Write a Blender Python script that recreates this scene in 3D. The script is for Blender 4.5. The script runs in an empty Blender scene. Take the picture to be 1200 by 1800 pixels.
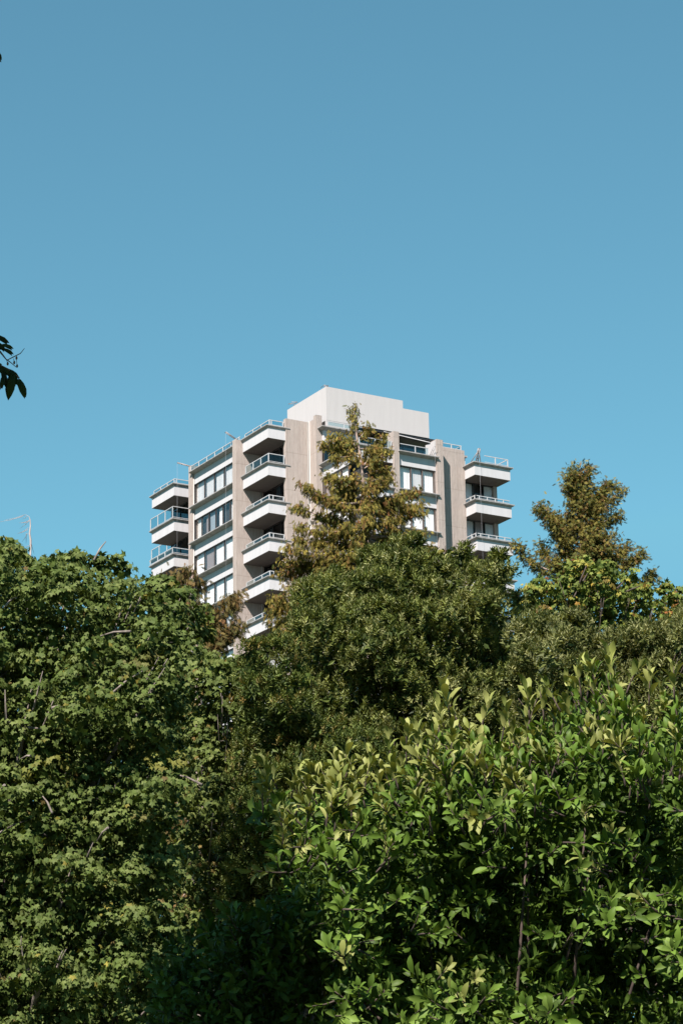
import bpy, math, random
import numpy as np
from mathutils import Vector, Matrix

random.seed(7)
RNG = np.random.default_rng(11)
SC = bpy.context.scene
COL = SC.collection

# ------------------------------------------------------------------ camera
F_PX = 4610.5
PITCH = math.radians(17.398)
ROLL = math.radians(-1.0148)
YAW = math.radians(30.7245)          # direction of the tower's long front
GROUND = -1.6                        # camera stands 1.6 m above the ground
cam_data = bpy.data.cameras.new('camera')
cam = bpy.data.objects.new('camera', cam_data)
COL.objects.link(cam)
ex = Vector((1, 0, 0)); eu = Vector((0, -math.sin(PITCH), math.cos(PITCH)))
ef = Vector((0, math.cos(PITCH), math.sin(PITCH)))
rt = ex * math.cos(ROLL) + eu * math.sin(ROLL)
up = -ex * math.sin(ROLL) + eu * math.cos(ROLL)
M = Matrix((rt, up, -ef)).transposed().to_4x4()
cam.matrix_world = M
cam_data.sensor_fit = 'HORIZONTAL'
cam_data.sensor_width = 24.0
cam_data.lens = F_PX / 1200 * 24.0
cam_data.clip_start = 0.1
cam_data.clip_end = 6000
SC.camera = cam

# ------------------------------------------------------------------ sky, sun, exposure
SUN_EL = math.radians(45)
SUN_TRAVEL = math.radians(69.4)      # heading the light travels towards
sun_to = Vector((-math.cos(SUN_TRAVEL) * math.cos(SUN_EL), -math.sin(SUN_TRAVEL) * math.cos(SUN_EL), math.sin(SUN_EL)))
world = bpy.data.worlds.new('World')
SC.world = world
world.use_nodes = True
nt = world.node_tree
bg = nt.nodes['Background']
sky = nt.nodes.new('ShaderNodeTexSky')
sky.sky_type = 'NISHITA'
sky.sun_disc = False
sky.sun_elevation = SUN_EL
sky.sun_rotation = math.atan2(sun_to.x, sun_to.y)
sky.air_density = 1.0
sky.dust_density = 0.0
sky.ozone_density = 1.0
hue = nt.nodes.new('ShaderNodeMix'); hue.data_type = 'RGBA'; hue.blend_type = 'MULTIPLY'
hue.inputs[0].default_value = 1.0
nt.links.new(sky.outputs[0], hue.inputs[6])
hue.inputs[7].default_value = (0.60, 1.0, 0.875, 1)
lim = nt.nodes.new('ShaderNodeMix'); lim.data_type = 'RGBA'; lim.blend_type = 'DARKEN'; lim.inputs[0].default_value = 1.0
nt.links.new(hue.outputs[2], lim.inputs[6])
lim.inputs[7].default_value = (1.3, 3.4, 4.6, 1)      # even blue all round, no glare about the sun
nt.links.new(lim.outputs[2], bg.inputs[0])
bg.inputs[1].default_value = 0.0715
sl = bpy.data.lights.new('sun', 'SUN')
sl.energy = 5.0
sl.angle = math.radians(0.53)
sl.color = (1.0, 0.90, 0.84)
sun = bpy.data.objects.new('sun', sl)
COL.objects.link(sun)
sun.rotation_euler = sun_to.to_track_quat('Z', 'Y').to_euler()
sun.location = sun_to * 300
SC.view_settings.view_transform = 'Standard'
SC.view_settings.look = 'None'
SC.view_settings.exposure = 1.15
SC.view_settings.gamma = 1.0
SC.view_settings.use_curve_mapping = False

# ------------------------------------------------------------------ helpers
def ray(px, py):
    A, B = px - 600, 900 - py
    d = rt * (A / F_PX) + up * (B / F_PX) + ef
    return d
def at(px, py, Y):
    d = ray(px, py)
    return np.array(d * (Y / d.y))
def m_per_px(Y): return Y / F_PX / math.cos(PITCH) * 1.0

def tag(o, label=None, cat=None, group=None, kind=None):
    if label: o['label'] = label
    if cat: o['category'] = cat
    if group: o['group'] = group
    if kind: o['kind'] = kind
    return o
def empty(name, loc, rz=0.0):
    o = bpy.data.objects.new(name, None)
    o.empty_display_size = 0.3
    COL.objects.link(o)
    o.location = loc; o.rotation_euler = (0, 0, rz)
    return o
def link_mesh(name, me, mats, parent=None):
    for m in (mats if isinstance(mats, (list, tuple)) else [mats]): me.materials.append(m)
    o = bpy.data.objects.new(name, me)
    COL.objects.link(o)
    if parent is not None: o.parent = parent
    return o

class MB:
    """collects boxes, prisms and tubes, then links them as one mesh object"""
    def __init__(s): s.v = []; s.f = []; s.smooth = []
    def box(s, a, b, c, d, e, f):
        n = len(s.v)
        s.v += [(x, y, z) for z in (e, f) for x, y in ((a, c), (b, c), (b, d), (a, d))]
        s.f += [tuple(n + i for i in q) for q in ((3, 2, 1, 0), (4, 5, 6, 7), (0, 1, 5, 4), (1, 2, 6, 5), (2, 3, 7, 6), (3, 0, 4, 7))]
        s.smooth += [False] * 6
        return s
    def prism(s, poly, z0, z1):
        n = len(s.v); k = len(poly)
        s.v += [(x, y, z0) for x, y in poly] + [(x, y, z1) for x, y in poly]
        s.f += [tuple(n + i for i in reversed(range(k))), tuple(n + k + i for i in range(k))]
        s.f += [(n + i, n + (i + 1) % k, n + k + (i + 1) % k, n + k + i) for i in range(k)]
        s.smooth += [False] * (k + 2)
        return s
    def tube(s, pts, rad, k=8):
        pts = [Vector(p) for p in pts]
        if not isinstance(rad, (list, tuple)): rad = [rad] * len(pts)
        n = len(s.v); u = None
        for i, p in enumerate(pts):
            d = (pts[min(i + 1, len(pts) - 1)] - pts[max(i - 1, 0)])
            if d.length < 1e-9: d = Vector((0, 0, 1))
            d.normalize()
            if u is None:
                u = d.cross(Vector((0.31, 0.17, 0.93)))
                if u.length < 1e-3: u = d.cross(Vector((1, 0, 0)))
            u = (u - d * u.dot(d)).normalized(); w = d.cross(u)
            for j in range(k):
                a = 2 * math.pi * j / k
                s.v.append(tuple(p + (u * math.cos(a) + w * math.sin(a)) * rad[i]))
        for i in range(len(pts) - 1):
            for j in range(k):
                a = n + i * k + j; b = n + i * k + (j + 1) % k
                s.f.append((a, b, b + k, a + k)); s.smooth.append(True)
        s.f.append(tuple(n + j for j in reversed(range(k)))); s.smooth.append(False)
        s.f.append(tuple(n + (len(pts) - 1) * k + j for j in range(k))); s.smooth.append(False)
        return s
    def quad(s, a, b, c, d):
        n = len(s.v); s.v += [tuple(a), tuple(b), tuple(c), tuple(d)]
        s.f.append((n, n + 1, n + 2, n + 3)); s.smooth.append(False); return s
    def build(s, name, mats, parent=None):
        me = bpy.data.meshes.new(name)
        me.from_pydata(s.v, [], s.f)
        me.polygons.foreach_set('use_smooth', s.smooth)
        me.update()
        return link_mesh(name, me, mats, parent)

# ------------------------------------------------------------------ materials
ALB = 0.66
def dim(c): return tuple(x * ALB for x in c)
def new_mat(name):
    m = bpy.data.materials.new(name); m.use_nodes = True
    return m, m.node_tree, m.node_tree.nodes['Principled BSDF']
def ramp(nt, fac, cols):
    r = nt.nodes.new('ShaderNodeValToRGB')
    while len(r.color_ramp.elements) < len(cols): r.color_ramp.elements.new(0.5)
    for e, (p, c) in zip(r.color_ramp.elements, cols):
        e.position = p; e.color = (*c, 1)
    nt.links.new(fac, r.inputs[0]); return r.outputs[0]
def noise(nt, scale, detail=4, vec=None, rough=0.6):
    n = nt.nodes.new('ShaderNodeTexNoise'); n.inputs['Scale'].default_value = scale
    n.inputs['Detail'].default_value = detail; n.inputs['Roughness'].default_value = rough
    if vec is not None: nt.links.new(vec, n.inputs['Vector'])
    return n.outputs['Fac']
def mapped(nt, sc):
    t = nt.nodes.new('ShaderNodeTexCoord'); m = nt.nodes.new('ShaderNodeMapping')
    m.inputs['Scale'].default_value = sc
    nt.links.new(t.outputs['Object'], m.inputs['Vector']); return m.outputs[0]
def bump(nt, b, h, strength, dist=0.02):
    n = nt.nodes.new('ShaderNodeBump'); n.inputs['Strength'].default_value = strength
    n.inputs['Distance'].default_value = dist
    nt.links.new(h, n.inputs['Height']); nt.links.new(n.outputs[0], b.inputs['Normal'])
def mixc(nt, fac, a, b, mode='MIX'):
    n = nt.nodes.new('ShaderNodeMix'); n.data_type = 'RGBA'; n.blend_type = mode
    if isinstance(fac, float): n.inputs[0].default_value = fac
    else: nt.links.new(fac, n.inputs[0])
    for i, x in ((6, a), (7, b)):
        if isinstance(x, tuple): n.inputs[i].default_value = (*x, 1)
        else: nt.links.new(x, n.inputs[i])
    return n.outputs[2]

def ribbed_concrete():
    m, nt, b = new_mat('ribbed_concrete')
    ribs = noise(nt, 1.0, 2, mapped(nt, (7, 7, 0.25)), 0.5)
    fine = noise(nt, 1.0, 3, mapped(nt, (30, 30, 1.6)), 0.7)
    blot = noise(nt, 0.5, 5)
    c = ramp(nt, ribs, [(0.3, dim((0.55, 0.475, 0.43))), (0.7, dim((0.64, 0.565, 0.515)))])
    c2 = ramp(nt, fine, [(0.32, (0.78, 0.77, 0.76)), (0.6, (1.0, 1.0, 1.0))])
    c3 = ramp(nt, blot, [(0.38, (0.80, 0.775, 0.75)), (0.62, (1.0, 1.0, 1.0))])
    # day joints between the pours, one each storey
    tc = nt.nodes.new('ShaderNodeTexCoord'); sx = nt.nodes.new('ShaderNodeSeparateXYZ'); nt.links.new(tc.outputs['Object'], sx.inputs[0])
    md = nt.nodes.new('ShaderNodeMath'); md.operation = 'FRACT'
    dv = nt.nodes.new('ShaderNodeMath'); dv.operation = 'DIVIDE'; dv.inputs[1].default_value = 2.8
    nt.links.new(sx.outputs['Z'], dv.inputs[0]); nt.links.new(dv.outputs[0], md.inputs[0])
    c3 = mixc(nt, 1.0, c3, ramp(nt, md.outputs[0], [(0.0, (0.8, 0.79, 0.78)), (0.012, (0.86, 0.85, 0.84)), (0.03, (1, 1, 1))]), 'MULTIPLY')
    nt.links.new(mixc(nt, 1.0, mixc(nt, 1.0, c, c2, 'MULTIPLY'), c3, 'MULTIPLY'), b.inputs['Base Color'])
    b.inputs['Roughness'].default_value = 0.95
    bump(nt, b, fine, 0.7, 0.05)
    return m
def painted(name, col, dirt=0.12, rough=0.7):
    col = dim(col); m, nt, b = new_mat(name)
    streak = noise(nt, 1.0, 4, mapped(nt, (3.0, 3.0, 0.35)), 0.65)
    lo = tuple(c * (1 - dirt) for c in col)
    nt.links.new(ramp(nt, streak, [(0.35, lo), (0.62, col)]), b.inputs['Base Color'])
    b.inputs['Roughness'].default_value = rough
    bump(nt, b, noise(nt, 14, 3), 0.08, 0.01)
    return m
def plain(name, col, rough=0.6, metal=0.0):
    col = dim(col); m, nt, b = new_mat(name)
    f = noise(nt, 6, 3)
    nt.links.new(ramp(nt, f, [(0.3, tuple(c * 0.82 for c in col)), (0.7, col)]), b.inputs['Base Color'])
    b.inputs['Roughness'].default_value = rough; b.inputs['Metallic'].default_value = metal
    return m
def curtain_mat(name, col):
    col = dim(col); m, nt, b = new_mat(name)
    fold_shade = noise(nt, 1.0, 2, mapped(nt, (7, 7, 0.05)), 0.5)  # vertical streaks: shading of the folds put into the cloth colour
    nt.links.new(ramp(nt, fold_shade, [(0.3, tuple(c * 0.78 for c in col)), (0.7, col)]), b.inputs['Base Color'])
    b.inputs['Roughness'].default_value = 0.9
    return m
def glass_mat(name, tint, refl=0.12, rough=0.02):
    m = bpy.data.materials.new(name); m.use_nodes = True
    nt = m.node_tree; nt.nodes.clear()
    out = nt.nodes.new('ShaderNodeOutputMaterial'); mx = nt.nodes.new('ShaderNodeMixShader')
    tr = nt.nodes.new('ShaderNodeBsdfTransparent'); tr.inputs[0].default_value = (*tint, 1)
    gl = nt.nodes.new('ShaderNodeBsdfGlossy'); gl.inputs['Roughness'].default_value = rough
    fr = nt.nodes.new('ShaderNodeLayerWeight'); fr.inputs[0].default_value = .5
    pw = nt.nodes.new('ShaderNodeMath'); pw.operation = 'POWER'; pw.inputs[1].default_value = 4
    nt.links.new(fr.outputs['Facing'], pw.inputs[0])
    ad = nt.nodes.new('ShaderNodeMath'); ad.operation = 'ADD'; ad.inputs[1].default_value = refl; ad.use_clamp = True
    nt.links.new(pw.outputs[0], ad.inputs[0]); nt.links.new(ad.outputs[0], mx.inputs[0])
    nt.links.new(tr.outputs[0], mx.inputs[1]); nt.links.new(gl.outputs[0], mx.inputs[2])
    nt.links.new(mx.outputs[0], out.inputs[0])
    return m
def leaf_mat(name, rough=0.55, transl=0.25, spec=0.3, gain=0.68):
    m = bpy.data.materials.new(name); m.use_nodes = True
    nt = m.node_tree; b = nt.nodes['Principled BSDF']; out = nt.nodes['Material Output']
    a = nt.nodes.new('ShaderNodeAttribute'); a.attribute_name = 'tint'
    col = mixc(nt, 1.0, a.outputs['Color'], ramp(nt, noise(nt, 9, 2), [(0.3, (0.72 * gain, 0.75 * gain, 0.7 * gain)), (0.7, (gain, gain, gain))]), 'MULTIPLY')
    nt.links.new(col, b.inputs['Base Color'])
    b.inputs['Roughness'].default_value = rough
    b.inputs['Specular IOR Level'].default_value = spec
    t = nt.nodes.new('ShaderNodeBsdfTranslucent')
    nt.links.new(mixc(nt, 1.0, col, (1.25, 1.15, 0.45), 'MULTIPLY'), t.inputs[0])
    mx = nt.nodes.new('ShaderNodeMixShader'); mx.inputs[0].default_value = transl
    nt.links.new(b.outputs[0], mx.inputs[1]); nt.links.new(t.outputs[0], mx.inputs[2])
    nt.links.new(mx.outputs[0], out.inputs[0])
    return m
def bark_mat(name, a, c, scale=14):
    a = dim(a); c = dim(c); m, nt, b = new_mat(name)
    f = noise(nt, scale, 5, mapped(nt, (1, 1, 0.3)))
    nt.links.new(ramp(nt, f, [(0.35, a), (0.65, c)]), b.inputs['Base Color'])
    b.inputs['Roughness'].default_value = 0.9
    bump(nt, b, f, 0.5, 0.02)
    return m

MT = dict(
    concrete=ribbed_concrete(),
    paint=painted('pale_painted_concrete', (0.71, 0.71, 0.725), 0.09),
    lip=painted('slab_edge_concrete', (0.44, 0.43, 0.42), 0.3),
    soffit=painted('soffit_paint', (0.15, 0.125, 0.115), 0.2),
    pent=painted('white_stucco', (0.63, 0.61, 0.60), 0.05),
    rail=plain('white_railing_metal', (0.66, 0.67, 0.68), 0.4),
    frame=plain('dark_window_frame', (0.05, 0.045, 0.045), 0.4),
    brown=plain('bronze_window_frame', (0.17, 0.135, 0.12), 0.5),
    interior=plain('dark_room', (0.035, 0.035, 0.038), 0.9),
    pipe=plain('white_pipe', (0.60, 0.58, 0.55), 0.5),
    steel=plain('galvanised_steel', (0.42, 0.38, 0.37), 0.5, 0.3),
    rope=plain('pale_rope', (0.5, 0.52, 0.55), 0.8),
    c_white=curtain_mat('white_curtain', (1.32, 1.31, 1.30)),
    c_grey=curtain_mat('grey_curtain', (0.92, 0.93, 0.94)),
    c_blue=curtain_mat('blue_grey_blind', (0.42, 0.50, 0.56)),
    c_brown=curtain_mat('taupe_curtain', (0.42, 0.35, 0.34)),
    c_cream=curtain_mat('cream_curtain', (1.05, 1.0, 0.94)),
    glass=glass_mat('window_glass', (0.98, 0.985, 0.985), 0.02),
    smoked=glass_mat('smoked_glass', (0.45, 0.55, 0.60), 0.10),
    clear=glass_mat('balustrade_glass', (0.78, 0.88, 0.90), 0.04),
    roofing=plain('roof_gravel', (0.25, 0.24, 0.23), 0.95),
    bark_grey=bark_mat('grey_bark', (0.16, 0.13, 0.11), (0.36, 0.31, 0.27)),
    bark_brown=bark_mat('brown_bark', (0.14, 0.085, 0.055), (0.33, 0.22, 0.16)),
    bark_pale=bark_mat('pale_weathered_wood', (0.36, 0.30, 0.28), (0.60, 0.53, 0.50)),
    bark_dark=bark_mat('dark_bark', (0.05, 0.035, 0.028), (0.13, 0.095, 0.075)),
    bark_cedar=bark_mat('cedar_bark', (0.28, 0.20, 0.16), (0.50, 0.40, 0.34)),
    leaf_maple=leaf_mat('maple_leaf', 0.6, 0.16, 0.12),
    leaf_laurel=leaf_mat('small_glossy_leaf', 0.5, 0.2, 0.18),
    leaf_mag=leaf_mat('broad_glossy_leaf', 0.5, 0.18, 0.14),
    leaf_cedar=leaf_mat('cedar_spray', 0.8, 0.25, 0.2),
    berry=plain('brown_seed_pod', (0.10, 0.06, 0.04), 0.6),
)

# ------------------------------------------------------------------ ground
def build_ground():
    n = 40; S = 1500.0
    v = []; f = []
    for j in range(n + 1):
        for i in range(n + 1):
            x = (i / n - 0.5) * 2 * S; y = (j / n) * 2 * S - 600
            v.append((x, y, GROUND))
    for j in range(n):
        for i in range(n):
            a = j * (n + 1) + i; f.append((a, a + 1, a + n + 2, a + n + 1))
    me = bpy.data.meshes.new('ground'); me.from_pydata(v, [], f); me.update()
    m, nt, b = new_mat('park_lawn')
    big = noise(nt, 0.08, 6); fine = noise(nt, 5, 4)
    c = mixc(nt, 1.0, ramp(nt, big, [(0.35, (0.05, 0.075, 0.025)), (0.65, (0.09, 0.085, 0.05))]),
             ramp(nt, fine, [(0.3, (0.7, 0.7, 0.7)), (0.7, (1, 1, 1))]), 'MULTIPLY')
    nt.links.new(c, b.inputs['Base Color']); b.inputs['Roughness'].default_value = 0.95
    bump(nt, b, fine, 0.6, 0.05)
    tag(link_mesh('ground', me, m), kind='structure')
build_ground()

# ------------------------------------------------------------------ apartment tower
FH = 2.8                  # storey height
U0, V0 = 94.0, 160.0      # local origin (u along the right-hand front, v along the left-hand front)
FB, SB = 60.89, 61.72     # underside of fascia and of slab edge at roof level
ST = 0.15                 # slab edge thickness
NL = 8                    # storeys modelled in full below the roof
ca, sa = math.cos(YAW), math.sin(YAW)
def w2(u, v, z): return Vector((u * ca - v * sa, u * sa + v * ca, z))
TOWER = empty('apartment_tower', w2(U0, V0, GROUND), YAW)
tag(TOWER, 'tall concrete apartment tower with stacked white balconies and a white rooftop penthouse', 'apartment building')
class TB(MB):
    """tower builder: takes absolute (u, v, z)"""
    def slab(s, a, b, c, d, e, f, g, h, z):
        """outer rectangle a..b x c..d, inner (underside) rectangle e..f x g..h; thin nose, splayed underside"""
        n = len(s.v)
        for (p, q, r, t, zz) in ((e, f, g, h, z - .05), (a, b, c, d, z + .075), (a, b, c, d, z + .145)):
            s.v += [(p, r, zz), (q, r, zz), (q, t, zz), (p, t, zz)]
        s.f += [(n + 3, n + 2, n + 1, n), (n + 8, n + 9, n + 10, n + 11)]
        for k in (0, 4):
            for i in range(4): s.f.append((n + k + i, n + k + (i + 1) % 4, n + k + 4 + (i + 1) % 4, n + k + 4 + i))
        s.smooth += [False] * 10
        return s
    def build(s, name, mats, parent=None):
        s.v = [(x - U0, y - V0, z - GROUND) for x, y, z in s.v]
        return MB.build(s, name, mats, parent or TOWER)
def zf(n): return FB - n * FH          # fascia underside on level n
def zs(n): return SB - n * FH          # slab-edge underside

def pane_row(plane, face, a0, a1, z0, z1, cols, parent, fracs=None, frame='frame', depth=0.10, glass='glass'):
    """window: frame + glass + curtains behind. face 'u': wall faces -u at u=plane, runs along v; 'v': faces -v"""
    k = len(cols)
    if fracs is None: fracs = [i / k for i in range(k + 1)]
    xs = [a0 + (a1 - a0) * q for q in fracs]
    def bx(mb, p0, p1, a, b, c, d):
        if face == 'u': mb.box(p0, p1, a, b, c, d)
        else: mb.box(a, b, p0, p1, c, d)
        return mb
    g = bx(TB(), plane + 0.045, plane + 0.057, a0 + .01, a1 - .01, z0 + .01, z1 - .01)
    w = g.build('window', MT[glass], parent)
    fr = TB()
    t = 0.05
    bx(fr, plane, plane + depth, a0, a1, z0, z0 + t); bx(fr, plane, plane + depth, a0, a1, z1 - t, z1)
    for i, x in enumerate(xs):
        xa = min(max(x - t / 2, a0), a1 - t)
        bx(fr, plane - .003, plane + depth - .003, xa, xa + t, z0 + t, z1 - t)
    fr.build('frame', MT[frame], w)
    for i, c in enumerate(cols):
        if c is None: continue
        cz = z1 - t
        lo = xs[i] + .03; hi = xs[i + 1] - .03
        if isinstance(c, tuple): c, p, q = c; lo, hi = lo + (hi - lo) * p, lo + (hi - lo) * q
        # pleated curtain
        m = max(6, int((hi - lo) / 0.07)); mb = TB(); n0 = 0
        for j in range(m + 1):
            x = lo + (hi - lo) * j / m; d = plane + depth + 0.07 + (0.025 if j % 2 else 0)
            for z in (z0 + t, cz):
                mb.v.append((d, x, z) if face == 'u' else (x, d, z))
        for j in range(m):
            q = [2 * j, 2 * j + 2, 2 * j + 3, 2 * j + 1]
            mb.f.append(tuple(q if face == 'v' else q[::-1])); mb.smooth.append(True)
        mb.build('curtain', MT[c], w)
    return w

def rail(name, pts, z, h, parent, posts, glass=True, toe=True):
    """white rail along a polyline of (u, v) points; posts = list of (u, v)"""
    r = TB()
    for (a, b), (c, d) in zip(pts[:-1], pts[1:]):
        L = math.hypot(c - a, d - b)
        if abs(c - a) > abs(d - b): r.box(min(a, c) - .022, max(a, c) + .022, b - .022, b + .022, z + h - .05, z + h)
        else: r.box(a - .022, a + .022, min(b, d) + .023, max(b, d) - .023, z + h - .052, z + h - .002)
        if toe:
            if abs(c - a) > abs(d - b): r.box(min(a, c), max(a, c), b - .012, b + .012, z + .08, z + .11)
            else: r.box(a - .012, a + .012, min(b, d), max(b, d), z + .08, z + .11)
    for (a, b) in posts: r.box(a - .03, a + .03, b - .03, b + .03, z - .01, z + h - .051)
    o = r.build(name, MT['rail'], parent)
    if glass:
        for (a, b), (c, d) in zip(pts[:-1], pts[1:]):
            g = TB()
            if abs(c - a) > abs(d - b): g.box(min(a, c) + .03, max(a, c) - .03, b - .004, b + .004, z + .12, z + h - .06)
            else: g.box(a - .004, a + .004, min(b, d) + .03, max(b, d) - .03, z + .12, z + h - .06)
            g.build('glass_panel', MT['clear'], parent)
    return o

def balcony(u0, u1, v0, v1, n, su, sv, sides, dropfac=0.0, light=False, parent_name='balcony'):
    """box balcony: fascia from zf to zs round u0..u1, v0..v1; slab edge overhangs by su / sv on the sides named"""
    z0, z1 = zf(n), zs(n)
    b = TB().box(u0, u1, v0, v1, z0 + .02, z1)
    o = b.build(parent_name, MT['paint'])
    e = TB().slab(u0 - (su if 'u' in sides else 0), u1 + (su if 'U' in sides else 0), v0 - sv, v1 + (sv if 'V' in sides else 0), u0 - .004, u1 + .004, v0 - .004, v1 + .004, z1)
    e.build('slab_edge', MT['lip'], o)
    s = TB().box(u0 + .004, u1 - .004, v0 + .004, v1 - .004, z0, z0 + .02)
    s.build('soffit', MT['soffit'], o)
    return o

def build_tower():
    zb = GROUND; ztop = SB + ST - .01
    zmin = zf(NL)
    # ---- core walls (behind the glazing), full height
    core = TB()
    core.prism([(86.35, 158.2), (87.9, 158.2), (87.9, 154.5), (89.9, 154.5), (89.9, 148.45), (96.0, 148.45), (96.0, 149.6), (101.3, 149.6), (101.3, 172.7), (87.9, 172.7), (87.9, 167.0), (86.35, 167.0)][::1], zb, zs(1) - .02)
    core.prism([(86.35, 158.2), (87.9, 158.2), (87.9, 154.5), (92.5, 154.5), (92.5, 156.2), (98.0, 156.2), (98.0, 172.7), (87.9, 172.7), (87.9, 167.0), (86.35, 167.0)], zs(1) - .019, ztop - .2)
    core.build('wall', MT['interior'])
    rf = TB()
    rf.prism([(86.3, 158.2), (87.5, 158.2), (87.5, 154.3), (92.4, 154.3), (92.4, 156.3), (98.2, 156.3), (98.2, 172.8), (87.5, 172.8), (87.5, 166.9), (86.3, 166.9)], ztop - .199, ztop - .02)
    rf.build('roof', MT['roofing'])
    rf2 = TB().prism([(89.5, 148.0), (95.3, 148.0), (95.3, 148.9), (101.4, 148.9), (101.4, 172.8), (98.25, 172.8), (98.25, 156.25), (92.45, 156.25), (92.45, 153.1), (89.5, 153.1)], zs(1) - .018, zs(1) + ST - .01)
    rf2.build('roof_terrace', MT['roofing'])
    # lower plain shaft
    sh = TB().box(86.0, 87.5, 158.5, 166.6, zb, zmin).box(89.5, 95.3, 147.95, 148.4, zb, zmin)
    sh.build('wall', MT['paint'])
    # side and back walls
    TB().box(101.31, 101.62, 149.0, 172.9, zb, zs(1) + ST).box(87.9, 101.3, 172.71, 172.94, zb, zs(1)).build('wall', MT['concrete'])
    # ---- ribbed concrete piers
    C = MT['concrete']
    def pier(*boxes, name='pier'):
        t = TB()
        for bx in boxes: t.box(*bx)
        return t.build(name, C)
    pier((85.83, 87.85, 166.25, 166.8, zb, 62.42))                                   # far left of the left front
    pier((85.12, 87.38, 158.0, 158.5, zb, 61.85))                                     # between windows and balconies
    pier((87.10, 89.02, 154.12, 154.49, zb, 62.56))                                   # broad wall panel
    t = TB().box(89.02, 89.5, 153.12, 154.9, zb, 62.60).box(89.02, 89.5, 153.12, 153.5, 62.60, 62.84)
    t.build('pier', C)
    pier((92.16, 92.60, 147.72, 148.6, zb, 60.45))
    t = TB().box(95.72, 96.26, 147.72, 148.62, zb, 60.42); t.build('pier', C)
    pier((96.26, 98.66, 148.64, 149.5, zb, 60.28), name='pier')
    # white partition wall beside the terrace
    TB().box(95.60, 95.71, 147.80, 149.0, zs(1) + ST, 60.30).build('partition_wall', MT['pent'])
    # drain pipes
    for (u, v, z1) in ((89.0, 154.05, 62.6), (87.15, 157.92, 61.2), (85.93, 166.15, 61.3)):
        TB().tube([(u, v, zmin), (u, v, z1)], 0.045, 8).build('drain_pipe', MT['pipe'])
    # expansion cladding strip by the pipe
    TB().box(88.86, 88.94, 154.09, 154.12, zmin, 62.56).build('joint_strip', MT['pipe'])

    # ---- left front windows
    W = [['c_grey', 'c_grey', 'c_grey', 'c_grey', 'c_grey'],
         [('c_cream', 0, .9), ('c_brown', .1, .6), 'c_blue', ('c_white', 0.1, .7), None, 'c_white', 'c_white'],
         ['c_white', 'c_brown', 'c_white', 'c_white', 'c_cream'],
         ['c_white', 'c_white', 'c_white', 'c_white', 'c_white'],
         ['c_white', 'c_white', 'c_white', 'c_grey', 'c_white'],
         ['c_white', 'c_white', 'c_white', 'c_white', 'c_white'],
         ['c_white', 'c_grey', 'c_white', 'c_white', 'c_brown'],
         ['c_white', 'c_white', 'c_white', 'c_white', 'c_white']]
    for n in range(NL):
        b = TB().box(86.0, 86.34, 158.5, 166.24, zf(n), zs(n)).build('spandrel', MT['paint'])
        TB().slab(85.58, 86.34, 158.5, 166.36, 85.99, 86.345, 158.5, 166.24, zs(n)).build('slab_edge', MT['lip'], b)
        cols = W[n][::-1]
        pane_row(86.06, 'u', 158.5, 166.24, zs(n + 1) + ST + .01, zf(n) - .01, cols, TOWER)
    rail('railing', [(85.75, 166.2), (85.75, 158.5)], SB + ST, 0.45, None, [(85.75, 158.6 + i * 1.27) for i in range(7)], glass=True)

    # ---- balcony stacks
    for n in range(NL):
        # A: far end of the left front
        b = balcony(85.86, 87.45, 169.24, 173.0, n, .19, .14, 'uV')
        z = zs(n) + ST
        if n:
            rail('railing', [(85.76, 173.0), (85.76, 169.2), (87.3, 169.2)], z, 0.95 if n == 1 else 0.5, b, [(85.76, 173.0 - i * 1.24) for i in range(4)] + [(87.2, 169.2)])
        else:
            rail('railing', [(85.95, 172.8), (85.95, 169.35), (87.4, 169.35)], z, 0.42, b, [(85.95, 172.8 - i * 1.13) for i in range(4)] + [(86.1, 169.35)])
        pane_row(87.48, 'u', 166.9, 172.7, z if n == 0 else z, 0, [], b) if False else None
        # B: near end of the left front
        b = balcony(85.68, 87.42, 154.2, 157.96, n, .17, .13, 'uV')
        if n == 0: rail('railing', [(85.86, 157.9), (85.86, 154.3), (87.05, 154.3)], z, 0.45, b, [(85.86, 157.9 - i * 1.2) for i in range(4)] + [(86.02, 154.3), (86.95, 154.3)])
        elif n == 1: rail('railing', [(85.72, 157.6), (85.72, 154.2), (87.0, 154.2)], z, 0.68, b, [(85.72, 157.6 - i * 1.13) for i in range(4)] + [(86.95, 154.2)])
        else: rail('railing', [(85.8, 157.7), (85.8, 154.3), (87.0, 154.3)], z, 0.42, b, [(85.8, 157.7 - i * 1.13) for i in range(4)] + [(86.1, 154.3), (86.95, 154.3)])
        # sliding doors behind A and B
        if n < NL - 1:
            za, zc = zs(n + 1) + ST, zf(n)
            pane_row(87.46, 'u', 166.81, 172.9, za, zc + .01, [None, 'c_grey', None, 'c_blue'][::1], TOWER, glass='smoked')
            pane_row(87.46, 'u', 154.5, 157.96, za, zc + .01, [None, ('c_grey', .0, .8), None] if n % 2 else ['c_blue', None, ('c_grey', .2, 1)], TOWER, glass='smoked')
        if n and n < 4:
            rb = balcony(89.45, 92.0, 176.0, 180.2, n, .15, .17, 'uV')
            rail('railing', [(89.45, 180.3), (89.45, 176.1)], z, .9, rb, [(89.45, 180.25 - i * 1.35) for i in range(4)])
    TB().box(90.9, 99.0, 172.95, 179.0, GROUND, zs(1)).build('wall', MT['concrete'])
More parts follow.
